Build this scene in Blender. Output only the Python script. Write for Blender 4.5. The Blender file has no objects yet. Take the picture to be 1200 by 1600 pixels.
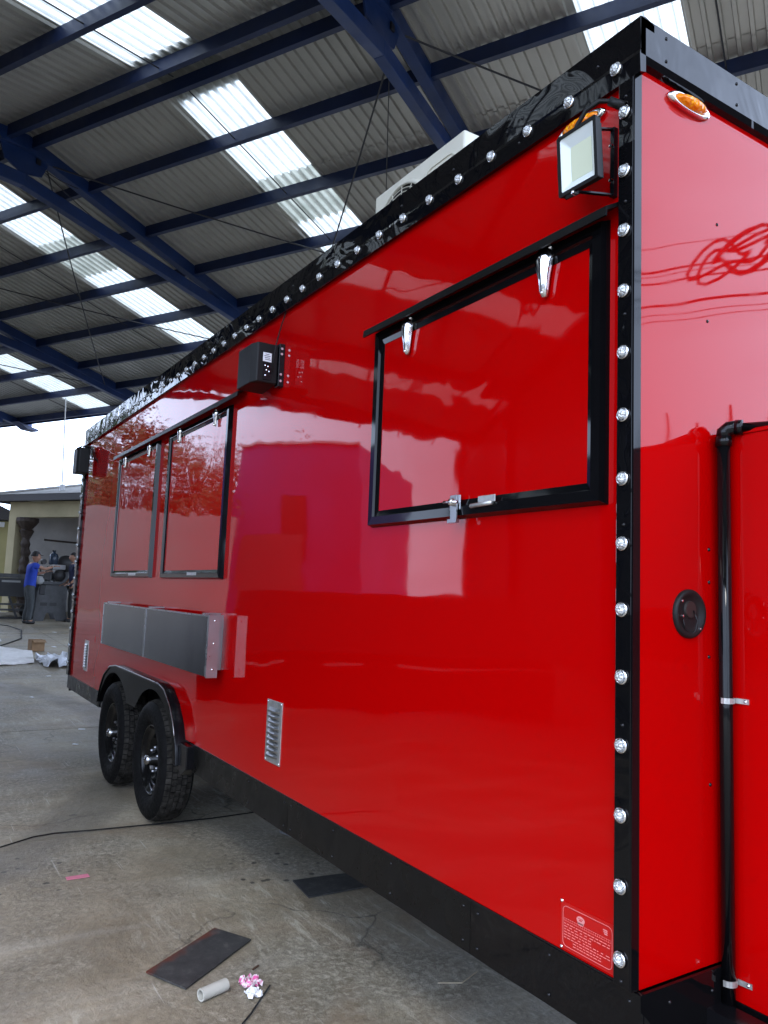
import bpy, bmesh, math, random
from mathutils import Vector, Matrix
from mathutils import noise as mn

S = bpy.context.scene
C = S.collection
random.seed(7)
PI = math.pi

# ------------------------------------------------------------------ camera
CAM = Vector((-1.16615, 1.42354, 1.36856))
YAW, PITCH, ROLL, FPX = -0.56271, 0.10707, 0.03901, 1204.5
fw = Vector((math.cos(PITCH) * math.cos(YAW), math.cos(PITCH) * math.sin(YAW), math.sin(PITCH)))
r0 = Vector((math.sin(YAW), -math.cos(YAW), 0)); u0 = r0.cross(fw)
rt = r0 * math.cos(ROLL) + u0 * math.sin(ROLL)
up = u0 * math.cos(ROLL) - r0 * math.sin(ROLL)
cd = bpy.data.cameras.new('camera'); cam = bpy.data.objects.new('camera', cd); C.objects.link(cam)
M3 = Matrix((rt, up, -fw)).transposed()
cam.matrix_world = Matrix.Translation(CAM) @ M3.to_4x4()
cd.sensor_fit = 'HORIZONTAL'; cd.sensor_width = 36.0; cd.lens = 36.0 * FPX / 1200.0
cd.clip_start = 0.05; cd.clip_end = 900
S.camera = cam

# ------------------------------------------------------------------ sky, sun, exposure
SUN_EL, SUN_AZ = math.radians(48), math.radians(140)     # azimuth measured from +X towards +Y
w = bpy.data.worlds.new('World'); S.world = w; w.use_nodes = True
nt = w.node_tree; nt.nodes.clear()
wo = nt.nodes.new('ShaderNodeOutputWorld'); bg = nt.nodes.new('ShaderNodeBackground')
sky = nt.nodes.new('ShaderNodeTexSky'); sky.sky_type = 'NISHITA'; sky.sun_disc = False
sky.sun_elevation = SUN_EL; sky.sun_rotation = PI / 2 - SUN_AZ
sky.air_density = 1.0; sky.dust_density = 2.0
tc = nt.nodes.new('ShaderNodeTexCoord'); nz = nt.nodes.new('ShaderNodeTexNoise')
nz.inputs['Scale'].default_value = 2.2; nz.inputs['Detail'].default_value = 5
mp = nt.nodes.new('ShaderNodeMapping'); mp.inputs['Scale'].default_value = (1, 1, 2.5)
cr = nt.nodes.new('ShaderNodeValToRGB')
cr.color_ramp.elements[0].position = 0.30; cr.color_ramp.elements[0].color = (0.62, 0.62, 0.62, 1)
cr.color_ramp.elements[1].position = 0.62; cr.color_ramp.elements[1].color = (0.96, 0.96, 0.96, 1)
mx = nt.nodes.new('ShaderNodeMixRGB'); mx.inputs['Color2'].default_value = (17.5, 21.0, 28.5, 1)
nt.links.new(tc.outputs['Generated'], mp.inputs[0]); nt.links.new(mp.outputs[0], nz.inputs['Vector'])
nt.links.new(nz.outputs['Fac'], cr.inputs[0]); nt.links.new(cr.outputs[0], mx.inputs['Fac'])
nt.links.new(sky.outputs[0], mx.inputs['Color1']); nt.links.new(mx.outputs[0], bg.inputs[0])
bg.inputs[1].default_value = 0.15
nt.links.new(bg.outputs[0], wo.inputs[0])
sl = bpy.data.lights.new('sun', 'SUN'); sl.energy = 1.2; sl.angle = math.radians(14); sl.color = (1, .96, .9)
so = bpy.data.objects.new('sun', sl); C.objects.link(so)
sd = Vector((math.cos(SUN_EL) * math.cos(SUN_AZ), math.cos(SUN_EL) * math.sin(SUN_AZ), math.sin(SUN_EL)))
so.rotation_euler = sd.to_track_quat('Z', 'Y').to_euler(); so.location = (-20, 20, 30)
S.view_settings.view_transform = 'Standard'; S.view_settings.look = 'None'
S.view_settings.gamma = 1.0; S.view_settings.exposure = 0.5
S.view_settings.use_curve_mapping = False
S.cycles.max_bounces = 8; S.cycles.diffuse_bounces = 4; S.cycles.glossy_bounces = 5
S.cycles.transmission_bounces = 5; S.cycles.use_denoising = True
S.cycles.sample_clamp_indirect = 6.0

# ------------------------------------------------------------------ materials
def mat(name, col=(.5, .5, .5), rough=.5, metal=0., coat=0., ior=1.5, spec=.5):
    m = bpy.data.materials.new(name); m.use_nodes = True
    b = m.node_tree.nodes['Principled BSDF']
    b.inputs['Base Color'].default_value = (*col, 1); b.inputs['Roughness'].default_value = rough
    b.inputs['Metallic'].default_value = metal; b.inputs['IOR'].default_value = ior
    b.inputs['Coat Weight'].default_value = coat; b.inputs['Coat Roughness'].default_value = .02
    b.inputs['Specular IOR Level'].default_value = spec
    return m
def nd(m, t, **k):
    n = m.node_tree.nodes.new(t)
    for a, v in k.items():
        if a in n.inputs: n.inputs[a].default_value = v
        else: setattr(n, a, v)
    return n
def lk(m, a, b): m.node_tree.links.new(a, b)
def bsdf(m): return m.node_tree.nodes['Principled BSDF']
def coords(m, scale=(1, 1, 1), kind='Object'):
    t = nd(m, 'ShaderNodeTexCoord'); p = nd(m, 'ShaderNodeMapping'); p.inputs['Scale'].default_value = scale
    lk(m, t.outputs[kind], p.inputs[0]); return p.outputs[0]
def noise_fac(m, co, scale, detail=4, rough=.55, dist=0.):
    n = nd(m, 'ShaderNodeTexNoise'); n.inputs['Scale'].default_value = scale; n.inputs['Detail'].default_value = detail
    n.inputs['Roughness'].default_value = rough; n.inputs['Distortion'].default_value = dist
    lk(m, co, n.inputs['Vector']); return n.outputs['Fac']
def ramp(m, fac, stops):
    r = nd(m, 'ShaderNodeValToRGB'); e = r.color_ramp.elements
    while len(e) < len(stops): e.new(.5)
    for q, (p, c) in zip(e, stops):
        q.position = p; q.color = (*c, 1) if isinstance(c, tuple) else (c, c, c, 1)
    lk(m, fac, r.inputs[0]); return r.outputs[0]
def mixc(m, fac, a, b, mode='MIX'):
    x = nd(m, 'ShaderNodeMixRGB'); x.blend_type = mode
    for s, v in ((0, fac), (1, a), (2, b)):
        if isinstance(v, (int, float)): x.inputs[s].default_value = v
        elif isinstance(v, tuple): x.inputs[s].default_value = (*v, 1)
        else: lk(m, v, x.inputs[s])
    return x.outputs[0]
def mth(m, op, a, b=0., c=None):
    x = nd(m, 'ShaderNodeMath'); x.operation = op
    for s, v in ((0, a), (1, b), (2, c)):
        if v is None: continue
        if isinstance(v, (int, float)): x.inputs[s].default_value = v
        else: lk(m, v, x.inputs[s])
    return x.outputs[0]
def bump(m, h, strength=.3, dist=.01, prev=None):
    b = nd(m, 'ShaderNodeBump'); b.inputs['Strength'].default_value = strength; b.inputs['Distance'].default_value = dist
    lk(m, h, b.inputs['Height'])
    if prev is not None: lk(m, prev, b.inputs['Normal'])
    return b.outputs[0]
def setn(m, n): lk(m, n, bsdf(m).inputs['Normal'])
def vary(m, base, amt=.25, scale=6., rough=None):
    """gentle dirt and tone variation over a base colour"""
    co = coords(m); f = noise_fac(m, co, scale, 6, .6)
    a = tuple(c * (1 - amt) for c in base); b = tuple(min(1, c * (1 + amt)) for c in base)
    lk(m, ramp(m, f, [(.3, a), (.7, b)]), bsdf(m).inputs['Base Color'])
    if rough: lk(m, ramp(m, noise_fac(m, co, scale * 2.3, 4), [(.3, rough[0]), (.7, rough[1])]), bsdf(m).inputs['Roughness'])
    return m

RED = mat('red gloss paint', (.37, .0002, .0005), .03, ior=1.31, coat=.0)
co = coords(RED, (1, 1, 1.4)); h = noise_fac(RED, co, 1.7, 1.5, .45, .5)
h2 = noise_fac(RED, co, .55, 0)
n1 = bump(RED, h2, 1, .014); n2 = bump(RED, h, 1, .0024, n1); setn(RED, n2)
dust = noise_fac(RED, coords(RED), 9, 6, .7)
smu = noise_fac(RED, coords(RED, (1, 1, .35)), 3.2, 7, .7, 1.)
lk(RED, mixc(RED, .5, ramp(RED, dust, [(.45, .02), (.8, .09)]), ramp(RED, smu, [(.52, .02), (.78, .08)])), bsdf(RED).inputs['Roughness'])
REDW = mat('red gloss hatch paint', (.37, .0002, .0005), .03, ior=1.31)
co = coords(REDW, (1, 1, 1.)); n1 = bump(REDW, noise_fac(REDW, co, 2.6, 2, .5, .8), 1, .0028); setn(REDW, n1)
BLK = mat('black gloss film', (.003, .003, .0035), .03, ior=1.34)
co = coords(BLK, (1, 1, 1.)); n1 = bump(BLK, noise_fac(BLK, co, 4.5, 2, .5, 1.2), 1, .006); setn(BLK, n1)
BLKF = mat('black gloss angle', (.003, .003, .0035), .06, ior=1.32)
setn(BLKF, bump(BLKF, noise_fac(BLKF, coords(BLKF), 3., 2), 1, .0025))
SKIRT = vary(mat('black plastic skirt', (.004, .004, .004), .28, ior=1.3), (.004, .004, .004), .3, 5, (.22, .42))
MBLK = mat('matte black plastic', (.009, .009, .009), .45, spec=.2)
SBLK = mat('satin black steel', (.004, .004, .005), .2, spec=.3)
CHR = mat('chrome', (.75, .75, .76), .12, 1.)
FEND = mat('black fender gloss', (.003, .003, .003), .2, ior=1.13)
DRIP = mat('dull black angle', (.003, .003, .003), .35, spec=.15)
STEEL = vary(mat('stainless steel', (.42, .43, .44), .3, 1.), (.42, .43, .44), .12, 3, (.22, .38))
SHELF = vary(mat('filmed stainless panel', (.105, .105, .115), .22, .85), (.105, .105, .115), .08, 1.2)
setn(SHELF, bump(SHELF, noise_fac(SHELF, coords(SHELF), 2.2, 2), 1, .004))
GALV = vary(mat('galvanised bracket', (.5, .5, .48), .4, .8), (.5, .5, .48), .2, 30)
LENS = mat('clear faceted lens', (.58, .60, .60), .16, .55)
vor = nd(LENS, 'ShaderNodeTexVoronoi'); vor.inputs['Scale'].default_value = 190
lk(LENS, coords(LENS), vor.inputs['Vector']); setn(LENS, bump(LENS, vor.outputs['Distance'], 1, .004))
AMB = mat('amber lens', (.95, .34, .004), .15)
AMB.node_tree.nodes['Principled BSDF'].inputs['Emission Color'].default_value = (1, .3, .01, 1)
vor = nd(AMB, 'ShaderNodeTexVoronoi'); vor.inputs['Scale'].default_value = 85
lk(AMB, coords(AMB), vor.inputs['Vector']); setn(AMB, bump(AMB, vor.outputs['Distance'], .8, .005))
lk(AMB, ramp(AMB, vor.outputs['Distance'], [(.15, (1., .45, .01)), (.5, (.85, .22, .003))]), bsdf(AMB).inputs['Base Color'])
TYRE = vary(mat('tyre rubber', (.007, .007, .007), .62, spec=.05), (.007, .007, .007), .3, 30, (.5, .8))
TREAD = vary(mat('dusty tread rubber', (.02, .019, .017), .85, spec=.05), (.026, .024, .021), .8, 22)
RIM = mat('black wheel rim', (.004, .004, .004), .16, spec=.3)
WHITE = vary(mat('off white enamel', (.62, .60, .50), .35), (.62, .60, .50), .06, 4)
LGLASS = mat('floodlight glass', (.62, .66, .64), .08)
LED = mat('floodlight led board', (.55, .58, .42), .4)
PAPER = vary(mat('white paper', (.72, .73, .75), .7), (.72, .73, .75), .08, 9)
PRINT = mat('grey print', (.12, .12, .12), .6)
PLATE = mat('red data plate', (.40, .002, .002), .3)
PLW = mat('pale engraved print', (.62, .22, .21), .4)
BLUE = vary(mat('blue painted steel', (.0045, .016, .066), .42), (.0045, .016, .066), .22, 2.2, (.35, .55))
BLUE2 = vary(mat('blue rafter paint', (.007, .028, .115), .42), (.007, .028, .115), .25, 2.2, (.35, .55))
ROD = mat('dark steel rod', (.01, .012, .02), .5)
def roof_mat(name, a, b, met=.15):
    m = mat(name, a, .38, met)
    co = coords(m); f = noise_fac(m, co, .9, 7, .62); oi = nd(m, 'ShaderNodeObjectInfo')
    c = ramp(m, f, [(.28, a), (.72, b)])
    c2 = mixc(m, mth(m, 'MULTIPLY', oi.outputs['Random'], .3), c, tuple(x * .6 for x in a))
    lk(m, c2, bsdf(m).inputs['Base Color']); return m
ROOF = roof_mat('galvalume roof sheet', (.42, .42, .40), (.51, .51, .485), .45)
WALLSH = roof_mat('grey wall sheet', (.07, .06, .055), (.10, .09, .08))
SKYL = bpy.data.materials.new('translucent skylight sheet'); SKYL.use_nodes = True
t_ = SKYL.node_tree; t_.nodes.clear()
o_ = t_.nodes.new('ShaderNodeOutputMaterial'); tr = t_.nodes.new('ShaderNodeBsdfTranslucent'); df = t_.nodes.new('ShaderNodeBsdfDiffuse')
ms = t_.nodes.new('ShaderNodeMixShader'); ms.inputs[0].default_value = .25
cc = coords(SKYL); f = noise_fac(SKYL, cc, 1.6, 8, .72)
c_ = ramp(SKYL, f, [(.3, (.44, .45, .40)), (.6, (.60, .60, .54))])
t_.links.new(c_, tr.inputs[0]); df.inputs[0].default_value = (.6, .62, .6, 1)
t_.links.new(tr.outputs[0], ms.inputs[1]); t_.links.new(df.outputs[0], ms.inputs[2]); t_.links.new(ms.outputs[0], o_.inputs[0])

# concrete
CONC = mat('worn concrete', (.2, .19, .165), .6)
def concrete(m):
    g = nd(m, 'ShaderNodeNewGeometry'); P = g.outputs['Position']
    sx = nd(m, 'ShaderNodeSeparateXYZ'); lk(m, P, sx.inputs[0])
    big = noise_fac(m, P, .45, 5, .6, .4); mid = noise_fac(m, P, 2.3, 8, .68, .5); fine = noise_fac(m, P, 26, 8, .75)
    c = ramp(m, mid, [(.30, (.118, .094, .058)), (.5, (.258, .214, .144)), (.70, (.45, .39, .285))])
    c = mixc(m, .55, c, ramp(m, big, [(.34, (.118, .093, .058)), (.50, (.258, .218, .153)), (.66, (.43, .38, .285))]))
    c = mixc(m, .62, c, ramp(m, fine, [(.30, .30), (.5, .5), (.70, .74)]), 'OVERLAY')
    # gritty, broken surface near the camera
    grit = noise_fac(m, P, 70, 6, .7)
    patch = ramp(m, noise_fac(m, P, 1.1, 4, .6), [(.42, .0), (.60, 1.)])
    c = mixc(m, mth(m, 'MULTIPLY', patch, .62), c, ramp(m, noise_fac(m, P, 38, 8, .8, .6), [(.38, (.04, .034, .025)), (.5, (.155, .14, .105)), (.62, (.42, .39, .32))]))
    # brown stains
    st = ramp(m, noise_fac(m, P, 1.6, 3, .5, 1.), [(.58, 0.), (.74, 1.)])
    c = mixc(m, mth(m, 'MULTIPLY', st, .4), c, (.17, .105, .055))
    # long pale streaks across
    tx = nd(m, 'ShaderNodeMapping'); tx.inputs['Scale'].default_value = (1.6, .22, 1); tx.inputs['Rotation'].default_value = (0, 0, .25)
    lk(m, P, tx.inputs[0])
    sk = ramp(m, noise_fac(m, tx.outputs[0], 2.2, 8, .7), [(.5, 0.), (.72, 1.)])
    c = mixc(m, mth(m, 'MULTIPLY', sk, .35), c, (.46, .44, .38))
    scf_ = nd(m, 'ShaderNodeMapping'); scf_.inputs['Rotation'].default_value = (0, 0, .7); scf_.inputs['Scale'].default_value = (1.2, 7, 1); lk(m, P, scf_.inputs[0])
    sc2 = mth(m, 'MULTIPLY', ramp(m, noise_fac(m, scf_.outputs[0], 3.2, 9, .78, .8), [(.52, 0.), (.62, 1.)]), ramp(m, noise_fac(m, P, .8, 3), [(.5, 0.), (.62, 1.)]))
    c = mixc(m, mth(m, 'MULTIPLY', sc2, .6), c, (.50, .47, .38))
    # scratches in two directions
    for rot, sc, th in ((.9, (1, 40, 1), .70), (-.6, (1.5, 55, 1), .715), (1.7, (.8, 34, 1), .72)):
        q = nd(m, 'ShaderNodeMapping'); q.inputs['Rotation'].default_value = (0, 0, rot); q.inputs['Scale'].default_value = sc
        lk(m, P, q.inputs[0]); s = ramp(m, noise_fac(m, q.outputs[0], 1.3, 3, .5, .15), [(th, 0.), (th + .03, 1.)])
        c = mixc(m, mth(m, 'MULTIPLY', s, .5), c, (.52, .50, .44))
    vc = nd(m, 'ShaderNodeTexVoronoi'); vc.feature = 'DISTANCE_TO_EDGE'; vc.inputs['Scale'].default_value = .8
    wp_ = nd(m, 'ShaderNodeTexNoise'); wp_.inputs['Scale'].default_value = 3.; wp_.inputs['Detail'].default_value = 8; lk(m, P, wp_.inputs['Vector'])
    va = nd(m, 'ShaderNodeVectorMath'); va.operation = 'MULTIPLY_ADD'; lk(m, wp_.outputs['Color'], va.inputs[0]); va.inputs[1].default_value = (.5, .5, .0); lk(m, P, va.inputs[2])
    lk(m, va.outputs[0], vc.inputs['Vector'])
    ck = mth(m, 'MULTIPLY', ramp(m, vc.outputs['Distance'], [(.0, 1.), (.006, 0.)]), ramp(m, noise_fac(m, P, .9, 2), [(.50, 0.), (.60, .8)]))
    c = mixc(m, ck, c, (.04, .034, .025))
    # dark oil drops
    vo = nd(m, 'ShaderNodeTexVoronoi'); vo.inputs['Scale'].default_value = 13; lk(m, P, vo.inputs['Vector'])
    dn = mth(m, 'ADD', vo.outputs['Distance'], mth(m, 'MULTIPLY', noise_fac(m, P, 30, 3), .3))
    dm = ramp(m, dn, [(.30, 1.), (.36, 0.)])
    def disc(cx, cy, r):
        dx = mth(m, 'SUBTRACT', sx.outputs[0], cx); dy = mth(m, 'SUBTRACT', sx.outputs[1], cy)
        d2 = mth(m, 'SQRT', mth(m, 'ADD', mth(m, 'MULTIPLY', dx, dx), mth(m, 'MULTIPLY', dy, dy)))
        return d2, mth(m, 'LESS_THAN', d2, r)
    _, a1 = disc(2.55, -.28, .30); _, a2 = disc(2.9, .75, .28); _, a3 = disc(1.6, -1.0, .3)
    area = mth(m, 'MAXIMUM', a1, mth(m, 'MAXIMUM', a2, a3))
    c = mixc(m, mth(m, 'MULTIPLY', mth(m, 'MULTIPLY', area, dm), .85), c, (.025, .022, .018))
    # curved tyre marks
    d, _ = disc(6.7, 5.2, 1)
    wob = mth(m, 'MULTIPLY', noise_fac(m, P, 1.3, 2), .35)
    dd = mth(m, 'ABSOLUTE', mth(m, 'SUBTRACT', mth(m, 'ADD', d, wob), 5.85))
    ring = ramp(m, dd, [(.10, 1.), (.22, 0.)])
    c = mixc(m, mth(m, 'MULTIPLY', ring, mth(m, 'MULTIPLY', mid, .95)), c, (.085, .078, .064))
    lk(m, c, bsdf(m).inputs['Base Color'])
    lk(m, ramp(m, mid, [(.3, .38), (.7, .75)]), bsdf(m).inputs['Roughness'])
    b1 = bump(m, fine, .8, .010); b2 = bump(m, grit, .6, .005, b1); b3 = bump(m, mid, .5, .02, b2)
    setn(m, b3)
concrete(CONC)
DIRT = vary(mat('joint dirt', (.05, .045, .035), .9), (.05, .045, .035), .3, 3)

# ------------------------------------------------------------------ mesh helpers
class MB:
    def __init__(s): s.v = []; s.f = []
    def add(s, vs, fs):
        n = len(s.v); s.v += [Vector(q) for q in vs]; s.f += [tuple(i + n for i in f) for f in fs]; return s
    def box(s, x0, x1, y0, y1, z0, z1):
        v = [(x, y, z) for x in (x0, x1) for y in (y0, y1) for z in (z0, z1)]
        return s.add(v, [(0, 1, 3, 2), (4, 6, 7, 5), (0, 4, 5, 1), (2, 3, 7, 6), (0, 2, 6, 4), (1, 5, 7, 3)])
    def hexa(s, b, t):   # two matching quads
        return s.add(list(b) + list(t), [(3, 2, 1, 0), (4, 5, 6, 7), (0, 1, 5, 4), (1, 2, 6, 5), (2, 3, 7, 6), (3, 0, 4, 7)])
    def prism(s, pts, off):   # polygon in 3D extruded by vector
        n = len(pts); p = [Vector(q) for q in pts]; o = Vector(off)
        return s.add(p + [q + o for q in p], [tuple(range(n))[::-1], tuple(range(n, 2 * n))] + [(i, (i + 1) % n, n + (i + 1) % n, n + i) for i in range(n)])
    def bar(s, a, b, wx, wz, upv=(0, 0, 1)):
        a = Vector(a); b = Vector(b); d = (b - a).normalized(); u = Vector(upv); sd = d.cross(u).normalized(); u = sd.cross(d)
        q = [(-1, -1), (1, -1), (1, 1), (-1, 1)]
        return s.hexa([a + sd * wx / 2 * i + u * wz / 2 * j for i, j in q], [b + sd * wx / 2 * i + u * wz / 2 * j for i, j in q])
    def tube(s, pts, r, n=8, cap=True):
        pts = [Vector(p) for p in pts]; rs = r if isinstance(r, (list, tuple)) else [r] * len(pts); base = len(s.v)
        prevn = None
        for i, p in enumerate(pts):
            d = (pts[min(i + 1, len(pts) - 1)] - pts[max(i - 1, 0)]).normalized()
            if prevn is None:
                ax = Vector((0, 0, 1)) if abs(d.z) < .9 else Vector((1, 0, 0)); prevn = d.cross(ax).normalized()
            prevn = (prevn - d * prevn.dot(d)).normalized(); b = d.cross(prevn)
            s.v += [p + (prevn * math.cos(2 * PI * k / n) + b * math.sin(2 * PI * k / n)) * rs[i] for k in range(n)]
        for i in range(len(pts) - 1):
            for k in range(n):
                s.f.append((base + i * n + k, base + i * n + (k + 1) % n, base + (i + 1) * n + (k + 1) % n, base + (i + 1) * n + k))
        if cap: s.f += [tuple(base + k for k in range(n))[::-1], tuple(base + (len(pts) - 1) * n + k for k in range(n))]
        return s
    def lathe(s, prof, c=(0, 0, 0), ax='y', n=32, closed=False):
        """prof: list of (radius, offset along axis)"""
        base = len(s.v); c = Vector(c)
        for r, a in prof:
            for k in range(n):
                q = 2 * PI * k / n; x, y = r * math.cos(q), r * math.sin(q)
                s.v.append(c + Vector({'y': (x, a, y), 'x': (a, x, y), 'z': (x, y, a)}[ax]))
        m = len(prof)
        for i in range(m if closed else m - 1):
            j = (i + 1) % m
            for k in range(n):
                s.f.append((base + i * n + k, base + j * n + k, base + j * n + (k + 1) % n, base + i * n + (k + 1) % n))
        return s
WL = {}
def fixn(me):
    bm = bmesh.new(); bm.from_mesh(me); bmesh.ops.recalc_face_normals(bm, faces=bm.faces); bm.to_mesh(me); bm.free()
def ob(name, mb, m, parent=None, smooth=False, bev=0., rc=True, seg=2):
    """one mesh object; coordinates in mb are world coordinates"""
    org = WL.get(parent.name, Vector()) if parent is not None else Vector()
    me = bpy.data.meshes.new(name); me.from_pydata([tuple(q - org) for q in mb.v], [], mb.f)
    if rc: fixn(me)
    me.materials.append(m)
    if smooth: me.shade_smooth()
    o = bpy.data.objects.new(name, me); C.objects.link(o); o.parent = parent; WL[o.name] = org.copy()
    if bev:
        b = o.modifiers.new('bevel', 'BEVEL'); b.width = bev; b.segments = seg; b.limit_method = 'ANGLE'; b.angle_limit = math.radians(40)
    return o
def put(name, me, parent, loc, rot=None):
    """object from a shared mesh at a world location"""
    o = bpy.data.objects.new(name, me); C.objects.link(o)
    org = WL.get(parent.name, Vector()) if parent is not None else Vector()
    o.parent = parent; o.location = Vector(loc) - org; WL[o.name] = Vector(loc)
    if rot: o.rotation_euler = rot
    return o
def mesh(name, mb, m, smooth=False):
    me = bpy.data.meshes.new(name); me.from_pydata([tuple(q) for q in mb.v], [], mb.f); fixn(me)
    for x in (m if isinstance(m, list) else [m]): me.materials.append(x)
    if smooth: me.shade_smooth()
    return me
def smooth_auto(o, deg=35):
    me = o.data; me.shade_smooth()
    bm = bmesh.new(); bm.from_mesh(me)
    for e in bm.edges:
        if len(e.link_faces) == 2 and e.calc_face_angle() > math.radians(deg): e.smooth = False
    bm.to_mesh(me); bm.free(); return o
def tag(o, label, cat, group=None, kind=None):
    if kind: o['kind'] = kind
    if label: o['label'] = label
    if cat: o['category'] = cat
    if group: o['group'] = group
    return o
def thing(name, label, cat, loc=(0, 0, 0), group=None):
    o = bpy.data.objects.new(name, None); C.objects.link(o); o.location = loc; o.empty_display_size = .2
    WL[o.name] = Vector(loc); return tag(o, label, cat, group)

def g(x):    # the yard rises gently beyond the trailer
    if x < 6: return 0.
    if x < 22: return .03 * (x - 6)
    return .48

# ------------------------------------------------------------------ ground: base sheet and concrete slabs
xs = [-200, -30, 6, 8, 10, 14, 18, 22, 60, 300]
mb = MB()
for i, x in enumerate(xs):
    for y in (-250, 250): mb.v.append(Vector((x, y, g(x) - .014)))
for i in range(len(xs) - 1): mb.f.append((2 * i, 2 * i + 2, 2 * i + 3, 2 * i + 1))
ground = ob('ground', mb, DIRT, rc=False); ground['kind'] = 'structure'
yj = [-14.0, -10.7, -7.4, -4.1, -1.32, 2.1, 5.4, 8.7, 12.0, 15.3]
xj = [-12.6, -9.4, -6.2, -3.0, .2, 3.375, 6.6, 9.8, 13.0, 16.2, 19.4, 22.6, 25.8, 29.0, 32.2]
for i in range(len(xj) - 1):
    for j in range(len(yj) - 1):
        x0, x1, y0, y1 = xj[i] + .004, xj[i + 1] - .004, yj[j] + .004, yj[j + 1] - .004
        cuts = [x0] + [q for q in (6.0, 22.0) if x0 < q < x1] + [x1]
        mb = MB(); dz = -.0015 * ((i * 7 + j * 3) % 3)
        for x in cuts:
            mb.v += [Vector((x, y0, g(x) + dz)), Vector((x, y1, g(x) + dz)), Vector((x, y0, g(x) - .05)), Vector((x, y1, g(x) - .05))]
        for k in range(len(cuts) - 1):
            a, b = 4 * k, 4 * k + 4
            mb.f += [(a, b, b + 1, a + 1), (a, a + 2, b + 2, b), (a + 1, b + 1, b + 3, a + 3)]
        e = 4 * (len(cuts) - 1); mb.f += [(0, 1, 3, 2), (e, e + 2, e + 3, e + 1)]
        ob('concrete_slab', mb, CONC, ground)

# ------------------------------------------------------------------ the open steel shed
TH = 0.48412
E1 = Vector((math.cos(TH), math.sin(TH), 0)); E2 = Vector((math.sin(TH), -math.cos(TH), 0)); CO = Vector((CAM.x, CAM.y, 0))
def H(a): return 1.36856 + 6.5 - abs(a - 6.5) * .17         # underside of the roof sheets (world z)
def RF(e, a, z): return CO + E1 * e + E2 * a + Vector((0, 0, z))
shed = thing('steel_shed', 'open steel shed with blue beams and white skylight strips over the trailer', 'shed', RF(4, 6.5, 0))
SW = 1.035
def sheet(a0, a1, dz, wall=False):
    """ribbed sheet, width SW along E1, from a0 to a1 down the slope, made at e = 0"""
    mb = MB(); prof = []; n = 7; p = SW / n
    for k in range(n):
        b = k * p
        prof += [(b, 0), (b + .088, 0), (b + .098, .038), (b + .136, .038)]
    prof += [(SW, 0), (SW + .02, 0)]
    na = 2
    for i in range(na):
        a = a0 + (a1 - a0) * i / (na - 1)
        for e, r in prof: mb.v.append(E1 * e + E2 * a + Vector((0, 0, H(a) - r + .03 + dz)))
    m = len(prof)
    for i in range(na - 1):
        for k in range(m - 1): mb.f.append((i * m + k, i * m + k + 1, (i + 1) * m + k + 1, (i + 1) * m + k))
    return mb
kinds = {'up': sheet(6.47, 9.62, .012), 'lo': sheet(8.55, 15.06, -.002), 'up2': sheet(6.53, 3.0, .012), 'lo2': sheet(3.9, -2.34, -.002)}
me_s = {}
for k, mb in kinds.items():
    for nme, m_ in (('roof_sheet', ROOF), ('skylight_sheet', SKYL)):
        me = bpy.data.meshes.new(nme); me.from_pydata([tuple(q) for q in mb.v], [], mb.f); me.materials.append(m_); me_s[k, nme] = me
for c in range(-4, 22):
    e = 1.2 + SW * c
    sky_ = c in (0, 5, 10, 16)
    for k in kinds:
        nme = 'skylight_sheet' if sky_ else 'roof_sheet'
        o = put(nme, me_s[k, nme], shed, CO + E1 * e + Vector((0, 0, random.uniform(-.002, .002))))
E_END = 1.2 + SW * 22
mb = MB(); mb.prism([RF(-2.95, 6.06, H(6.06) + .055), RF(-2.95, 6.5, H(6.5) + .075), RF(-2.95, 6.94, H(6.94) + .055), RF(-2.95, 6.94, H(6.94) + .050), RF(-2.95, 6.5, H(6.5) + .068), RF(-2.95, 6.06, H(6.06) + .050)], E1 * (E_END + 2.95)); ob('ridge_cap', mb, ROOF, shed)
purl = [7.57 + 1.2 * k for k in range(7)] + [6.56]
purl2 = [5.07 - 1.2 * k for k in range(6)] + [6.16, -1.95]
for a in purl + purl2:
    for e0, e1_ in ((-2.8, 4.04), (4.04, 10.05), (10.05, 16.2), (16.2, 23.9)):
        mb = MB(); wdt = .055; ht = .18
        z = H(a) - .005 if a > 6.5 else H(a) - .005
        z2 = H(a + wdt) - .005
        zt = min(z, z2)
        p = []
        for e in (e0 + .07, e1_ - .07):
            p.append([RF(e, a, zt - ht), RF(e, a + wdt, zt - ht), RF(e, a + wdt, zt), RF(e, a, zt)])
        mb.hexa(p[0], p[1])
        # lip of the channel
        p = []
        for e in (e0 + .07, e1_ - .07):
            p.append([RF(e, a + wdt + .001, zt - ht), RF(e, a + wdt + .02, zt - ht), RF(e, a + wdt + .02, zt - ht + .006), RF(e, a + wdt + .001, zt - ht + .006)])
        mb.hexa(p[0], p[1])
        ob('purlin', mb, BLUE, shed)
def ibeam(mb, P, Q, d, wf, t=.012):
    """I section between two points of the top line, depth d, flange width wf along E1"""
    for z0, z1, w_ in ((0, -t, wf), (-t, -d + t, .014), (-d + t, -d, wf)):
        a = []
        for X in (P, Q):
            a.append([X - E1 * w_ / 2 + Vector((0, 0, z1)), X + E1 * w_ / 2 + Vector((0, 0, z1)), X + E1 * w_ / 2 + Vector((0, 0, z0)), X - E1 * w_ / 2 + Vector((0, 0, z0))])
        mb.hexa(a[0], a[1])
def boxbeam(P, Q, d, wf):
    mb = MB(); a = []
    for X in (P, Q):
        a.append([X - E1 * wf / 2 - Vector((0, 0, d)), X + E1 * wf / 2 - Vector((0, 0, d)), X + E1 * wf / 2, X - E1 * wf / 2])
    return mb.hexa(a[0], a[1])
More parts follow.
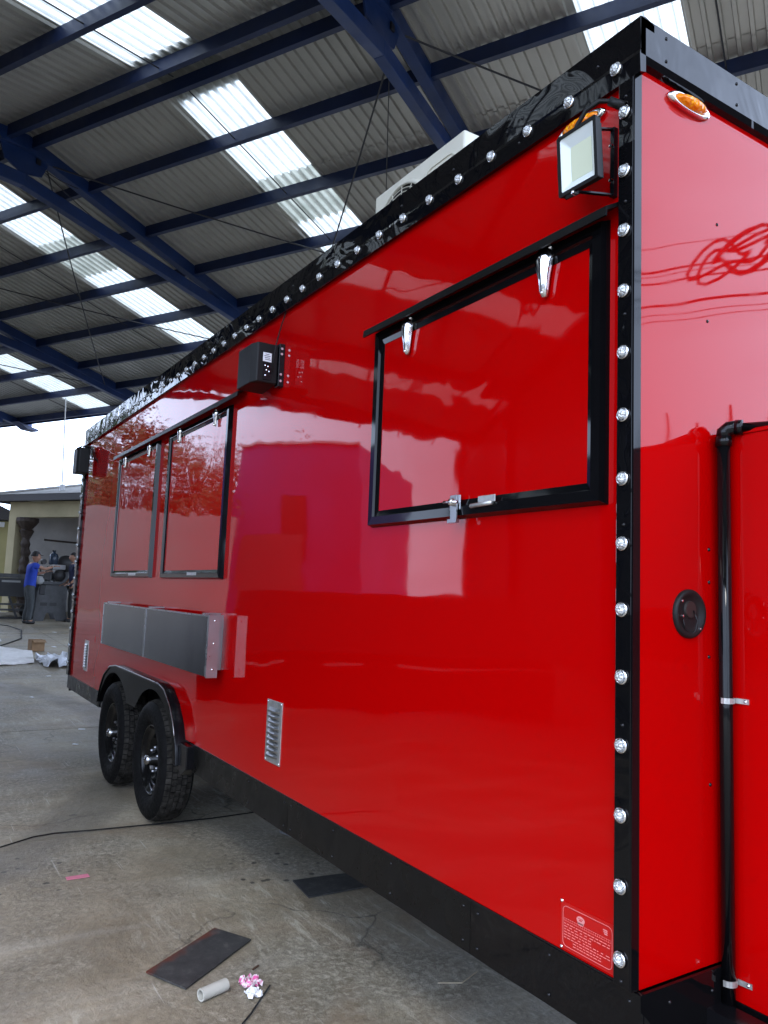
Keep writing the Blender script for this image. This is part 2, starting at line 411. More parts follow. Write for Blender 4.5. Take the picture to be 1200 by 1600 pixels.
for ti, e in enumerate((-2.2, 4.04, 10.05, 16.2, 22.0)):
    aend = 15.3
    for s_ in (1, -1):
        A = lambda a: 6.5 + s_ * (a - 6.5)
        ae = aend if s_ > 0 else 14.9
        ob('rafter', boxbeam(RF(e, A(6.5), H(6.5) - .03), RF(e, A(ae), H(ae) - .03), .21, .15), BLUE2, shed, bev=.008)
        # inclined lower chord meeting the rafter
        ob('lower_chord', boxbeam(RF(e + .0, A(6.5), H(6.5) - .62), RF(e + .0, A(11.6), H(11.6) - .235 + .01), .19, .13), BLUE2, shed, bev=.008)
        # haunch towards the column
        mb = MB()
        p0 = [RF(e - .06, A(10.4), H(10.4) - .235), RF(e - .06, A(14.3), H(14.3) - .235), RF(e - .06, A(14.3), H(14.3) - .36), RF(e - .06, A(11.4), H(11.4) - .40)]
        mb.prism(p0, E1 * .12); ob('haunch_plate', mb, BLUE2, shed)
        if s_ < 0 or ti in (1, 2, 3, 0):
            ac = 14.55 if s_ > 0 else 14.9 - .0
            P = RF(e, A(ac - .12), 0)
            mb = MB(); zt = H(ac) - .24; gz = g(P.x)
            for dx, dy, wx, wy in ((0, -.12, .2, .014), (0, .12, .2, .014), (0, 0, .012, .226)):
                c0 = P + E2 * dy
                q = [c0 + E1 * i * wx / 2 + E2 * j * wy / 2 for i, j in ((-1, -1), (1, -1), (1, 1), (-1, 1))]
                mb.hexa([v + Vector((0, 0, gz)) for v in q], [v + Vector((0, 0, zt)) for v in q])
            ob('column', mb, BLUE, shed)
    # ridge gusset with bolts and hanger
    mb = MB()
    mb.prism([RF(e - .012, 6.1, H(6.1) - .20), RF(e - .012, 6.5, H(6.5) - .18), RF(e - .012, 6.9, H(6.9) - .20), RF(e - .012, 6.8, H(6.5) - .52), RF(e - .012, 6.5, H(6.5) - .62), RF(e - .012, 6.2, H(6.5) - .52)], E1 * .024)
    ob('ridge_gusset', mb, BLUE2, shed)
    mb = MB(); mb.bar(RF(e - .09, 6.5, H(6.5) - .24), RF(e + .09, 6.5, H(6.5) - .24), .22, .03)
    ob('splice_plate', mb, BLUE2, shed)
    mb = MB(); mb.bar(RF(e, 6.72, H(6.5) - .22), RF(e, 6.72, H(6.5) - .36), .07, .07, tuple(E1)); ob('rod_anchor', mb, ROD, shed)
# plates at the beam end that shows against the sky
mb = MB(); mb.prism([RF(21.9, 14.55, H(14.55) - .245), RF(21.9, 15.28, H(15.28) - .245), RF(21.9, 15.28, H(15.28) - .30), RF(21.9, 14.9, H(14.9) - .36)], E1 * -.35)
ob('end_plate', mb, BLUE, shed)
# bracing rods and sag rods
bays = [(-2.2, 4.04), (4.04, 10.05), (10.05, 16.2), (16.2, 22.0)]
def rod(P, Q, r=.011, sag=0., n=2):
    pts = []
    for i in range(n + 1):
        t = i / n; p = P.lerp(Q, t); p.z -= sag * 4 * t * (1 - t); pts.append(p)
    return MB().tube(pts, r, 6)
for b0, b1 in bays:
    for s_ in (1, -1):
        A = lambda a: 6.5 + s_ * (a - 6.5)
        for p, q in (((b0, 6.85), (b1, 13.3)), ((b1, 6.85), (b0, 13.3))):
            ob('bracing_rod', rod(RF(p[0], A(p[1]), H(p[1]) - .22), RF(q[0], A(q[1]), H(q[1]) - .22), .012, .10, 10), ROD, shed)
        m_ = (b0 + b1) / 2 - .05
        ob('sag_rod', rod(RF(m_, A(6.6), H(6.6) - .13), RF(m_, A(14.8), H(14.8) - .13), .009), ROD, shed)
# thin electric cable sagging under the right hand bay and the hanger wires at the ridge joints
for e, (q, a2, dz) in ((4.04, (5.9, 9.9, .55)), (10.05, (10.6, 9.2, .5)), (10.05, (10.0, 7.6, .65))):
    ob('hanger_wire', rod(RF(e, 6.72, H(6.5) - .36), RF(q, a2, H(a2) - .1 - dz * .1), .007, .06, 8), ROD, shed)
# fascia angle at the eave
for a, kk in ((15.02, 1), (-2.02, -1)):
    mb = MB(); P, Q = RF(-2.9, a, H(a) - .02), RF(E_END, a, H(a) - .02); mb.bar(P - Vector((0, 0, .07)), Q - Vector((0, 0, .07)), .03, .14)
    ob('eave_angle', mb, BLUE, shed)
# cladding on the long side behind the photographer
wp = []
for k in range(7):
    b = k * SW / 7; wp += [(b, 0), (b + .088, 0), (b + .1, .028), (b + .134, .028)]
wp += [(SW + .01, 0)]
wm = MB()
for z in (0, 6.44):
    for e, r in wp: wm.v.append(E1 * e + E2 * (-2.16 + r) + Vector((0, 0, z)))
n_ = len(wp)
for k in range(n_ - 1): wm.f.append((k, k + 1, n_ + k + 1, n_ + k))
wme = bpy.data.meshes.new('wall_sheet'); wme.from_pydata([tuple(q) for q in wm.v], [], wm.f); wme.materials.append(WALLSH)
for c in range(3, 22): put('wall_sheet', wme, shed, CO + E1 * (1.2 + SW * c))

# ------------------------------------------------------------------ the trailer
TR = thing('food_trailer', 'long glossy red food trailer with black trim, studded with round marker lights', 'trailer', (3.1, -1.1, 0))
WID = 2.35      # trailer width
XF = .005       # front face
# body shell
ob('body_shell', MB().box(XF + .02, 6.30, -WID + .02, -.008, .80, 2.74).box(XF + .02, 3.02, -WID + .02, -.008, .47, .7995).box(4.90, 6.30, -WID + .02, -.008, .47, .7995).box(3.0205, 4.8995, -WID + .34, -.34, .47, .7995), SBLK, TR)
_sp = [(.03, .545), (3.018, .545), (3.059, .621), (3.149, .716), (3.269, .786), (3.38, .807), (4.40, .813), (4.581, .791), (4.741, .721), (4.831, .621), (4.869, .545), (6.31, .545), (6.31, 2.70), (.03, 2.70)]
ob('side_panel', MB().prism([(x, -.008, z) for x, z in _sp], (0, .008, 0)), RED, TR)
ob('front_panel', MB().box(XF, XF + .02, -WID, -.004, .545, 2.75), RED, TR)
ob('rear_panel', MB().box(6.30, 6.32, -WID, -.008, .545, 2.75), RED, TR)
ob('far_side_panel', MB().box(.03, 6.30, -WID - .008, -WID, .545, 2.75), RED, TR)
ob('roof_panel', MB().box(.0, 6.32, -WID, -.02, 2.742, 2.752), GALV, TR)
# top trim, side: upper band and lower band folded, joints between lengths
tj = [-.016, 1.52, 3.06, 4.60, 6.33]
for i in range(4):
    x0, x1 = tj[i] + .0015 * (i > 0), tj[i + 1] - .0015
    mb = MB(); pf = [(0.001, 2.646), (.020, 2.640), (.0225, 2.688), (.0190, 2.700), (.0205, 2.784), (.001, 2.788), (-.03, 2.780), (-.03, 2.76), (.001, 2.76)]
    mb.prism([(x0, y, z) for y, z in pf], (x1 - x0, 0, 0)); o = ob('top_trim', mb, BLK, TR)
mb = MB(); mb.box(-.016, XF, -.7, .0195, 2.688, 2.784); mb.box(-.016, XF, -WID, -.7015, 2.688, 2.784)
o = ob('top_trim', mb, BLK, TR)
mb = MB(); mb.prism([(-.0165, -.0, 2.688), (-.010, -.0, 2.672), (XF, -.0, 2.668), (XF, -.0, 2.6875)], (0, -WID, 0)); ob('trim_lip', mb, BLK, TR)
# corner trim, side face and front return
mb = MB(); mb.box(.0055, .050, .0, .0200, .548, 2.655); ob('corner_trim', mb, BLK, TR, bev=.0015)
mb = MB(); mb.box(.0005, .0050, -.0045, .0200, .548, 2.70); ob('corner_trim', mb, BLKF, TR)
mb = MB(); mb.box(6.245, 6.325, .0, .0200, .548, 2.645); ob('corner_trim', mb, BLK, TR, bev=.0015)
mb = MB(); mb.box(6.3255, 6.331, -.06, .0200, .548, 2.645); ob('corner_trim', mb, BLK, TR)
# marker lights (shared meshes, facing +Y)
ringm = mesh('marker_light', MB().lathe([(.0, .000), (.0168, .000), (.0172, .004), (.0150, .0065), (.0128, .0055), (.0126, .002)], n=24), CHR, True)
lensm = mesh('lens', MB().lathe([(.0126, .003), (.0120, .0085), (.0098, .0125), (.0062, .0150), (.0, .0158)], n=12), LENS, False)
def marker(x, y, z, rz=0.):
    o = put('marker_light', ringm, TR, (x, y, z), (random.uniform(-.06, .06), random.uniform(0, 3), rz))
    l = bpy.data.objects.new('lens', lensm); C.objects.link(l); l.parent = o
    return o
for i in range(40):
    x = .057 + .1577 * i
    if x < 6.24: marker(x, .0212, 2.686)
for k in range(14): marker(.0300, .0203, .605 + .1503 * k)
for k in range(13): marker(6.285, .0203, .66 + .1503 * k)
for k in range(13): marker(6.332, -.012, .66 + .1503 * k, -PI / 2)
# screws along the trims
scr = mesh('screw', MB().lathe([(.0, .0035), (.0022, .003), (.0042, .0012), (.0048, 0), (.0048, -.004)], n=8), SBLK, True)
for x, z in ((.118, 2.73), (.40, 2.74), (.41, 2.67), (.72, 2.735), (1.02, 2.74), (1.36, 2.735), (1.50, 2.735), (1.54, 2.735), (1.9, 2.735), (2.4, 2.735), (2.9, 2.735), (3.4, 2.735), (4.0, 2.735)):
    put('screw', scr, TR, (x, .0207, z))
for z in (.56, 1.10, 1.55, 2.05, 2.33, 2.60): put('screw', scr, TR, (.028, .0203, z))
scf = mesh('screw', MB().lathe([(.0, -.0035), (.0022, -.003), (.0042, -.0012), (.0048, 0), (.0048, .004)], ax='x', n=8), SBLK, True)
for y in (-.075, -.365, -.66, -.95):
    for z in (2.705, 2.765): put('screw', scf, TR, (-.0163, y, z))
for y, z in ((-.305, 2.36), (-.262, 2.09)): put('screw', scf, TR, (XF, y, z))

# hatches: mitred rails with a raised profile
def rail(P, Q, inn, wd, y0, y1, mP=1, mQ=1):
    """rail from P to Q (x,z outer corners), inn = unit (x,z) towards the inside, mitred"""
    d = Vector((Q[0] - P[0], Q[1] - P[1])).normalized(); mb = MB()
    pf = [(0, .0), (.008, y1), (wd * .62, y1 + .0005), (wd * .68, y1 - .008), (wd, y1 - .012), (wd, .0)]
    ring = []
    for X, sg, mt in ((P, 1, mP), (Q, -1, mQ)):
        ring.append([Vector((X[0] + inn[0] * a + d.x * a * sg * mt, y0 + h, X[1] + inn[1] * a + d.y * a * sg * mt)) for a, h in pf])
    n = len(pf); mb.add(ring[0] + ring[1], [tuple(range(n))[::-1], tuple(range(n, 2 * n))] + [(i, (i + 1) % n, n + (i + 1) % n, n + i) for i in range(n)])
    return mb
def hatch(x0, x1, z0, z1, wd, ht, name='service_hatch'):
    o = ob(name, MB().box(x0 + wd * .9, x1 - wd * .9, 0.0005, .012, z0 + wd * .9, z1 - wd * .9), REDW, TR)
    ob('frame_rail', rail((x0, z0), (x1, z0), (0, 1), wd, 0, ht), BLKF, o)
    ob('frame_rail', rail((x0, z1), (x1, z1), (0, -1), wd, 0, ht), BLKF, o)
    ob('frame_rail', rail((x0, z0), (x0, z1), (1, 0), wd, 0, ht), BLKF, o)
    ob('frame_rail', rail((x1, z0), (x1, z1), (-1, 0), wd, 0, ht), BLKF, o)
    return o
h1 = hatch(.090, 1.163, 1.603, 2.315, .056, .026)
h2 = hatch(2.597, 3.640, 1.415, 2.325, .050, .024)
h3 = hatch(3.880, 4.925, 1.420, 2.330, .050, .024)
def drip(x0, x1, z, hh):
    mb = MB()
    pf = [(0, z + .045), (.060, z + .012), (.062, z - .012), (.056, z - .012), (.055, z + .004), (0, z + .034)]
    mb.prism([(x0, y, q) for y, q in pf], (x1 - x0, 0, 0)); return ob('drip_rail', mb, DRIP, TR)
drip(.052, 1.183, 2.305, h1); drip(2.40, 4.95, 2.335, h2)
# black gasket strips round the two far hatches
# toggle catches
def catch(x, z, s=1.):
    mb = MB()
    # shield shaped cover, wide at the top and tapering down
    rows = [(.0, .028, .018), (-.010, .030, .024), (-.030, .025, .026), (-.070, .016, .020), (-.102, .012, .016), (-.118, .008, .008)]
    n = 9; base = []
    for dz, wv, dp in rows:
        base.append([Vector((x + wv * s * math.cos(PI * k / (n - 1)), .020 + dp * s * math.sin(PI * k / (n - 1)) ** .8, z + dz * s)) for k in range(n)])
    for r in base: mb.v += r
    for i in range(len(base) - 1):
        for k in range(n - 1): mb.f.append((i * n + k, i * n + k + 1, (i + 1) * n + k + 1, (i + 1) * n + k))
    mb.f.append(tuple(range(n))); e = (len(base) - 1) * n; mb.f.append(tuple(range(e, e + n))[::-1])
    o = ob('latch', mb, CHR, TR, smooth=True)
    m2 = MB(); m2.tube([(x - .028 * s, .028, z + .002), (x + .012 * s, .028, z + .004)], .006 * s, 8); m2.tube([(x - .026 * s, .026, z), (x - .016 * s, .030, z - .055 * s)], .0028 * s, 6)
    m2.lathe([(.0, .012), (.005, .010), (.006, .0)], (x + .001, .024, z - .108 * s), 'y', 10)
    ob('catch_bar', m2, CHR, o, smooth=True)
    return o
catch(.948, 2.298, 1.0); catch(.295, 2.302, 1.08)
for x in (2.80, 3.42, 4.08, 4.72): catch(x, 2.325, .72)
# hasp and keep on the bottom rail of the near hatch
mb = MB(); mb.box(.625, .675, .026, .030, 1.628, 1.672); o = ob('hasp', mb, STEEL, TR, bev=.001)
mb = MB(); mb.hexa([(.637, .031, 1.672), (.667, .031, 1.672), (.667, .034, 1.672), (.637, .034, 1.672)], [(.628, .036, 1.598), (.658, .036, 1.598), (.658, .040, 1.598), (.628, .040, 1.598)])
mb.box(.622, .664, .034, .046, 1.588, 1.599); ob('hasp_strap', mb, STEEL, o)
mb = MB(); mb.tube([(.620, .046, 1.648), (.684, .046, 1.652)], .005, 8); mb.lathe([(.0, .052), (.010, .050), (.012, .036), (.012, .03)], (.650, 0, 1.650), 'y', 12); ob('turn_button', mb, CHR, o, smooth=True)
mb = MB(); mb.box(.470, .545, .0265, .0285, 1.640, 1.660); o = ob('hinge_plate', mb, GALV, TR, bev=.001)
mb = MB(); mb.tube([(.478, .033, 1.637), (.570, .033, 1.633)], .0065, 10); ob('hinge_pin', mb, GALV, o, smooth=True)
for x0, x1 in ((2.95, 3.10), (4.2, 4.38)):
    mb = MB(); mb.box(x0, x1, .025, .028, 1.435, 1.452); ob('hinge_plate', mb, GALV, TR)
# folding stainless shelf
for x0, x1 in ((2.500, 3.600), (3.604, 4.715)):
    o = ob('shelf_leaf', MB().box(x0, x1, .085, .100, .940, 1.236), SHELF, TR)
    mb = MB(); mb.box(x0, x1, .1002, .1022, 1.228, 1.236); mb.box(x0, x0 + .010, .1002, .1022, .940, 1.2275); mb.box(x1 - .008, x1, .1002, .1022, .940, 1.2275)
    ob('edge_strip', mb, STEEL, o)
mb = MB(); mb.box(2.488, 2.498, .045, .101, .935, 1.238); mb.box(2.560, 2.572, .0, .050, .965, 1.236); mb.box(2.499, 2.559, .044, .050, .965, 1.236)
o = ob('shelf_bracket', mb, STEEL, TR)
for z in (.975, 1.10, 1.21):
    put('rivet', mesh('rivet', MB().lathe([(.0, -.004), (.005, -.002), (.006, 0)], ax='x', n=8), CHR, True), o, (2.488, .07, z))
for x in (2.62, 3.59, 4.66):
    ob('shelf_hinge', MB().box(x - .02, x + .02, .0, .084, 1.236, 1.244), STEEL, TR)
# louvred vents
def vent(x0, x1, z0, z1):
    o = ob('vent_grille', MB().box(x0, x1, 0., .004, z0, z1), GALV, TR, bev=.001)
    n = 9; hh = (z1 - z0 - .05) / n
    for k in range(n):
        zz = z0 + .022 + hh * k + hh * .30; mb = MB(); m = 8; xa, xb = x0 + .022, x1 - .022; ht = .015
        rows = []
        for j in range(m + 1):
            t = j / m; x = xa + (xb - xa) * t; sh = min(1, min(t, 1 - t) * 6.5) ** .5 if 0 < t < 1 else 0
            rows.append([Vector((x, .0045, zz + .016)), Vector((x, .0045 + ht * .62 * sh, zz + .008)), Vector((x, .0045 + ht * sh, zz - .002)), Vector((x, .0045, zz - .003))])
        for r in rows: mb.v += r
        for j in range(m):
            for q in range(3): mb.f.append((4 * j + q, 4 * j + q + 1, 4 * j + q + 5, 4 * j + q + 4))
        ob('louvre', mb, STEEL, o, smooth=True)
    for x in (x0 + .008, x1 - .008):
        for z in (z0 + .008, z1 - .008): put('rivet', RIV, o, (x, .004, z))
RIV = mesh('rivet', MB().lathe([(.0, .003), (.0035, .002), (.0045, 0)], n=8), CHR, True)
vent(1.820, 1.970, .645, .903); vent(5.575, 5.722, .648, .896)
def rrect(mb, x0, x1, z0, z1, r, t, y0, y1, n=6):
    o_, i_ = [], []
    for cx, cz, a0 in ((x1 - r, z1 - r, 0), (x0 + r, z1 - r, PI / 2), (x0 + r, z0 + r, PI), (x1 - r, z0 + r, 3 * PI / 2)):
        for k in range(n + 1):
            a = a0 + PI / 2 * k / n; o_.append((cx + r * math.cos(a), cz + r * math.sin(a))); i_.append((cx + (r - t) * math.cos(a), cz + (r - t) * math.sin(a)))
    N = len(o_); b = len(mb.v)
    for y in (y0, y1): mb.v += [Vector((p[0], y, p[1])) for p in o_] + [Vector((p[0], y, p[1])) for p in i_]
    for k in range(N):
        k2 = (k + 1) % N
        mb.f += [(b + 2 * N + k, b + 2 * N + k2, b + 3 * N + k2, b + 3 * N + k), (b + k, b + k2, b + 2 * N + k2, b + 2 * N + k), (b + N + k, b + N + k2, b + 3 * N + k2, b + 3 * N + k)]
# data plate with emblem, table rules and print
dp = ob('data_plate', MB().box(.062, .224, .0, .0018, .553, .658), PLATE, TR)
mb = MB()
rrect(mb, .068, .218, .560, .651, .012, .0010, .0018, .0022); ob('plate_border', mb, PLW, dp)
mb = MB()
# vin-like row of cells
mb.box(.072, .214, .0018, .0021, .6225, .6229); mb.box(.072, .214, .0018, .0021, .6170, .6174)
for k in range(23): x = .072 + k * .142 / 22; mb.box(x - .0002, x + .0002, .0018, .0021, .6174, .6225)
ob('plate_table', mb, PLW, dp)
rnd = random.Random(3)
for r in range(8):
    z = .6110 - r * .0062; x = .214; mb = MB()
    if r in (2, 3): x_end = .13
    else: x_end = .074
    if r >= 6: x, x_end = .185, .100
    while x > x_end:
        w_ = rnd.uniform(.004, .012); hh = .0016
        mb.box(max(x - w_, x_end), x, .0018, .0021, z - hh / 2, z + hh / 2); x -= w_ + rnd.uniform(.002, .008 if r in (1, 4) else .0035)
    ob('print_line', mb, PLW, dp)
mb = MB(); sh = []
for k in range(20):
    a = 2 * PI * k / 20; sh.append((.162 + .0125 * math.cos(a), .0018, .634 + .0085 * math.sin(a) - (.004 if abs(math.sin(a) + 1) < .3 else 0)))
mb.prism(sh, (0, .0004, 0)); mb.box(.152, .172, .0018, .0022, .6245, .6275); ob('emblem', mb, PLW, dp)
mb = MB(); mb.box(.158, .166, .0022, .0025, .632, .6345); mb.box(.155, .169, .0022, .0025, .636, .6372); ob('emblem_core', mb, PLATE, dp)
mb = MB()
for k in range(3): mb.box(.082, .095 - .002 * k, .0018, .0022, .638 - .004 * k, .6405 - .004 * k)
ob('approval_mark', mb, PLW, dp)
for x, z in ((.2225, .6585), (.2225, .5545)): put('rivet', RIV, dp, (x, .001, z))

# skirt along the bottom, in lengths with bolts
sx_ = [-.012, .56, 1.72, 2.93]
for i in range(3):
    x0, x1 = sx_[i] + .001, sx_[i + 1] - .001
    mb = MB(); n = 14
    for k in range(n + 1):
        x = x0 + (x1 - x0) * k / n; wv = .0012 * math.sin(x * 9) + .0008 * math.sin(x * 23 + 1)
        mb.v += [Vector((x, -.004, .545)), Vector((x, .004 + wv, .543)), Vector((x, .003 - wv, .405)), Vector((x, -.012, .404)), Vector((x, -.012, .545))]
    for k in range(n):
        for q in range(4): mb.f.append((5 * k + q, 5 * k + q + 1, 5 * k + q + 6, 5 * k + q + 5))
    mb.f += [(0, 1, 2, 3, 4), tuple(5 * n + q for q in range(5))[::-1]]
    o = ob('skirt_panel', mb, SKIRT if i else BLK, TR)
    for x in ([x0 + .03, x0 + .27, x1 - .03] if i == 0 else [x0 + .03, x0 + .4, x0 + .78, x1 - .03]):
        for z in (.43, .52): put('bolt', scr, o, (x, .004, z))
mb = MB(); mb.box(5.06, 6.33, -.012, .004, .43, .545); ob('skirt_panel', mb, SKIRT, TR)
mb = MB(); mb.box(-.0125, -.0045, -.62, -.006, .395, .545); ob('skirt_panel', mb, BLK, TR)
for y, z in ((-.09, .51), (-.24, .50), (-.08, .42), (-.35, .44)): put('bolt', scf, TR, (-.0125, y, z))
# red edge strip folded over the skirt, slightly uneven
mb = MB(); mb.box(.05, 6.31, .0, .0035, .541, .5475); ob('bottom_lip', mb, SBLK, TR)
ob('skirt_panel', MB().box(-.01, 6.33, -WID - .012, -WID - .004, .33, .545), SKIRT, TR); ob('skirt_panel', MB().box(6.322, 6.33, -WID, -.012, .40, .545), SKIRT, TR)  # unseen far and rear skirts, added to stop light entering under the trailer
# chassis below
mb = MB()
for y in (-.25, -WID + .25): mb.box(-.9, 6.25, y - .03, y + .03, .36, .468)
for x in [.4 + .6 * k for k in range(10)]: mb.box(x - .025, x + .025, -WID + (.36 if 2.9 < x < 5 else .1), -.36 if 2.9 < x < 5 else -.05, .40, .461)
mb.box(.02, 3.0, -WID + .03, -.02, .462, .4695); mb.box(4.92, 6.28, -WID + .03, -.02, .462, .4695); mb.box(3.001, 4.919, -WID + .34, -.34, .462, .4695)
ob('chassis_frame', mb, SBLK, TR)
AX = (3.505, 4.435); RW = .350
mb = MB()
for x in AX: mb.tube([(x, -.2, RW - .02), (x, -WID + .2, RW - .02)], .038, 10)
for x in AX:
    for sg in (-1, 1): mb.bar((x, -.30, RW - .05), (x + sg * .38, -.30, .40), .045, .03)
ob('axle', mb, SBLK, TR)
mb = MB(); mb.bar((-.05, -.55, .42), (-1.7, -WID / 2, .42), .06, .1); mb.bar((-.05, -WID + .55, .42), (-1.7, -WID / 2, .42), .06, .1)
ob('tow_frame', mb, SBLK, TR)
# wheels
tyre_prof = [(.195, -.045), (.205, -.020), (.235, .004), (.285, .008), (.318, -.002), (.333, -.020), (.338, -.032), (.338, -.152), (.333, -.164), (.318, -.182), (.285, -.190), (.235, -.186), (.205, -.165), (.195, -.14)]
tym = mesh('tyre', MB().lathe(tyre_prof, n=64, closed=True), TYRE, True)
tb = MB()
NB = 58
for k in range(NB):
    for row, (ya, yb) in enumerate(((-.046, -.018), (-.076, -.051), (-.104, -.080), (-.134, -.109), (-.166, -.139))):
        off = .25 if row % 2 else 0.
        a0 = 2 * PI * (k + off + .09) / NB; a1 = 2 * PI * (k + off + .91) / NB; r0_, r1_ = .334, .3465
        if row in (0, 4): r0_, r1_ = .330, .3440
        vs = []
        for r in (r0_, r1_):
            rr = r if row not in (0, 4) else r
            for a, y in ((a0, ya), (a1, ya), (a1, yb), (a0, yb)):
                edge = .008 if (row == 0 and y == yb and r == r1_) or (row == 4 and y == ya and r == r1_) else 0
                vs.append(Vector(((rr - edge) * math.cos(a), y, (rr - edge) * math.sin(a))))
        tb.add(vs, [(4, 5, 6, 7), (0, 1, 5, 4), (1, 2, 6, 5), (2, 3, 7, 6), (3, 0, 4, 7)])
tbm = mesh('tread', tb, TREAD)
rm = MB()
rm.lathe([(.200, -.045), (.203, -.022), (.196, -.018), (.190, -.024), (.182, -.040), (.168, -.050), (.150, -.052), (.142, -.060), (.140, -.080), (.128, -.088), (.108, -.078), (.092, -.064), (.070, -.056), (.048, -.055), (.046, -.075)], n=48)
rm.lathe([(.200, -.14), (.190, -.135), (.180, -.10), (.14, -.09)], n=48)
rimm = mesh('rim', rm, RIM, True)
rs = MB()
for k in range(8):
    a = 2 * PI * k / 8
    rs.tube([(.118 * math.cos(a + s), -.078 + .0, .118 * math.sin(a + s)) for s in (-.14, -.05, .05, .14)], [.004, .011, .011, .004], 8)
slotm = mesh('rim_slot', rs, MBLK, True)
capm = mesh('hub_cap', MB().lathe([(.0, .016), (.010, .0155), (.012, .0125), (.020, .012), (.027, .006), (.030, -.006), (.031, -.014)], n=24), mat('worn hub chrome', (.38, .38, .39), .2, 1.), True)
hubm = mesh('hub', MB().lathe([(.029, -.010), (.034, -.018), (.036, -.040), (.046, -.058)], n=24), RIM, True)
lug = MB()
for k in range(6):
    a = 2 * PI * k / 6 + .3; lug.lathe([(.0, -.034), (.006, -.036), (.0095, -.044), (.0095, -.062)], (.070 * math.cos(a), 0, .070 * math.sin(a)), 'y', 6)
lugm = mesh('lug_nuts', lug, mat('dull nut steel', (.25, .25, .26), .35, 1.))
for sd_ in (0, 1):
    for x in AX:
        y = .062 if not sd_ else -WID + .19
        ww = bpy.data.objects.new('wheel', None); C.objects.link(ww); ww.parent = TR; ww.empty_display_size = .1
        ww.location = Vector((x, y, RW)) - WL[TR.name]; ww.rotation_euler = (0, x * 1.7, 0)
        for nme, me in (('tyre', tym), ('tread', tbm), ('rim', rimm), ('rim_slot', slotm), ('hub_cap', capm), ('hub', hubm), ('lug_nuts', lugm)):
            q = bpy.data.objects.new(nme, me); C.objects.link(q); q.parent = ww
            if nme in ('tread', 'lug_nuts', 'rim_slot'): q['kind'] = 'stuff'
# fender: plate with two arches, folded top strip
FY = .055
def arc(cx, r, a0, a1, n):
    return [(cx + r * math.cos(a0 + (a1 - a0) * k / n), RW + r * math.sin(a0 + (a1 - a0) * k / n)) for k in range(n + 1)]
outer = [(2.985, .42), (2.995, .50), (3.06, .62), (3.15, .715), (3.27, .785), (3.38, .806), (4.40, .812), (4.58, .790), (4.74, .72), (4.83, .62), (4.87, .54), (4.88, .50)]
Rr = .400
mb = MB()
aL = math.asin((.42 - RW) / Rr)
low = arc(AX[0], Rr, PI - aL, aL, 22)       # runs +x .. handled below
# build the plate as strips between the outer line and the arches
inner = []
for k in range(23):
    a = PI - (PI - 2 * .0) * k / 22
in1 = arc(AX[0], Rr, PI - .19, .62, 20)
in2 = arc(AX[1], Rr, PI - .62, .19, 20)
seam = [(AX[0] + Rr * math.cos(.62), RW + Rr * math.sin(.62))]
inner = in1 + [((AX[0] + AX[1]) / 2 - .04, .44), ((AX[0] + AX[1]) / 2 + .04, .44)] + in2
def resample(pts, n):
    L = [0]
    for i in range(1, len(pts)): L.append(L[-1] + math.dist(pts[i], pts[i - 1]))
    out = []
    for k in range(n + 1):
        t = L[-1] * k / n; i = max(j for j in range(len(L)) if L[j] <= t + 1e-9); i = min(i, len(pts) - 2)
        f_ = (t - L[i]) / (L[i + 1] - L[i]); out.append((pts[i][0] + (pts[i + 1][0] - pts[i][0]) * f_, pts[i][1] + (pts[i + 1][1] - pts[i][1]) * f_))
    return out
def top_at(x):
    for i in range(len(outer) - 1):
        if outer[i][0] <= x <= outer[i + 1][0]:
            t = (x - outer[i][0]) / (outer[i + 1][0] - outer[i][0]); return outer[i][1] + t * (outer[i + 1][1] - outer[i][1])
    return .42
def low_at(x):
    z = .42
    for cx in AX:
        if abs(x - cx) < .462: z = max(z, RW + .405 * math.sqrt(1 - ((x - cx) / .462) ** 2))
    if AX[0] < x < AX[1]: z = max(z, .60)
    return z
N = 120
for k in range(N + 1):
    x = 2.986 + (4.879 - 2.986) * k / N; zt = top_at(x); zl = min(low_at(x), zt - .004)
    mb.v += [Vector((x, FY, zt)), Vector((x, FY, zl)), Vector((x, FY - .004, zt)), Vector((x, FY - .004, zl))]
for k in range(N):
    a = 4 * k; b = a + 4
    mb.f += [(a, a + 1, b + 1, b), (a + 2, b + 2, b + 3, a + 3), (a + 1, a + 3, b + 3, b + 1)]
fen = ob('fender', mb, FEND, TR)
mb = MB()
for x, z in resample(outer, 60):
    mb.v += [Vector((x, -.014, z)), Vector((x, FY + .002, z)), Vector((x, FY + .008, z - .004)), Vector((x, FY + .006, z - .010))]
for k in range(60):
    for q in range(3): mb.f.append((4 * k + q, 4 * k + q + 1, 4 * k + q + 5, 4 * k + q + 4))
o = ob('fender_edge', mb, SBLK, fen, smooth=True)
mb = MB(); mb.tube([(x, FY + .006, z) for x, z in resample(outer, 60)][4:50], .0026, 6); ob('edge_highlight', mb, STEEL, fen, smooth=True)  # bright steel bead stands in for the sky highlight on the fender edge
ob('wheel_well', MB().box(3.022, 4.898, -.335, -.325, .42, .798), MBLK, TR)
ob('spring_hanger', MB().box(3.90, 4.02, -.30, -.24, .34, .60).bar((3.93, -.27, .36), (3.75, -.27, .30), .06, .02).bar((3.99, -.27, .36), (4.15, -.27, .30), .06, .02), GALV, TR)
mb = MB(); mb.prism([(2.86, -.01, .54), (2.985, -.01, .54), (2.985, -.01, .40), (2.93, -.01, .38), (2.86, -.01, .42)], (0, .055, 0)); ob('fender_bracket', mb, SBLK, TR, bev=.004)
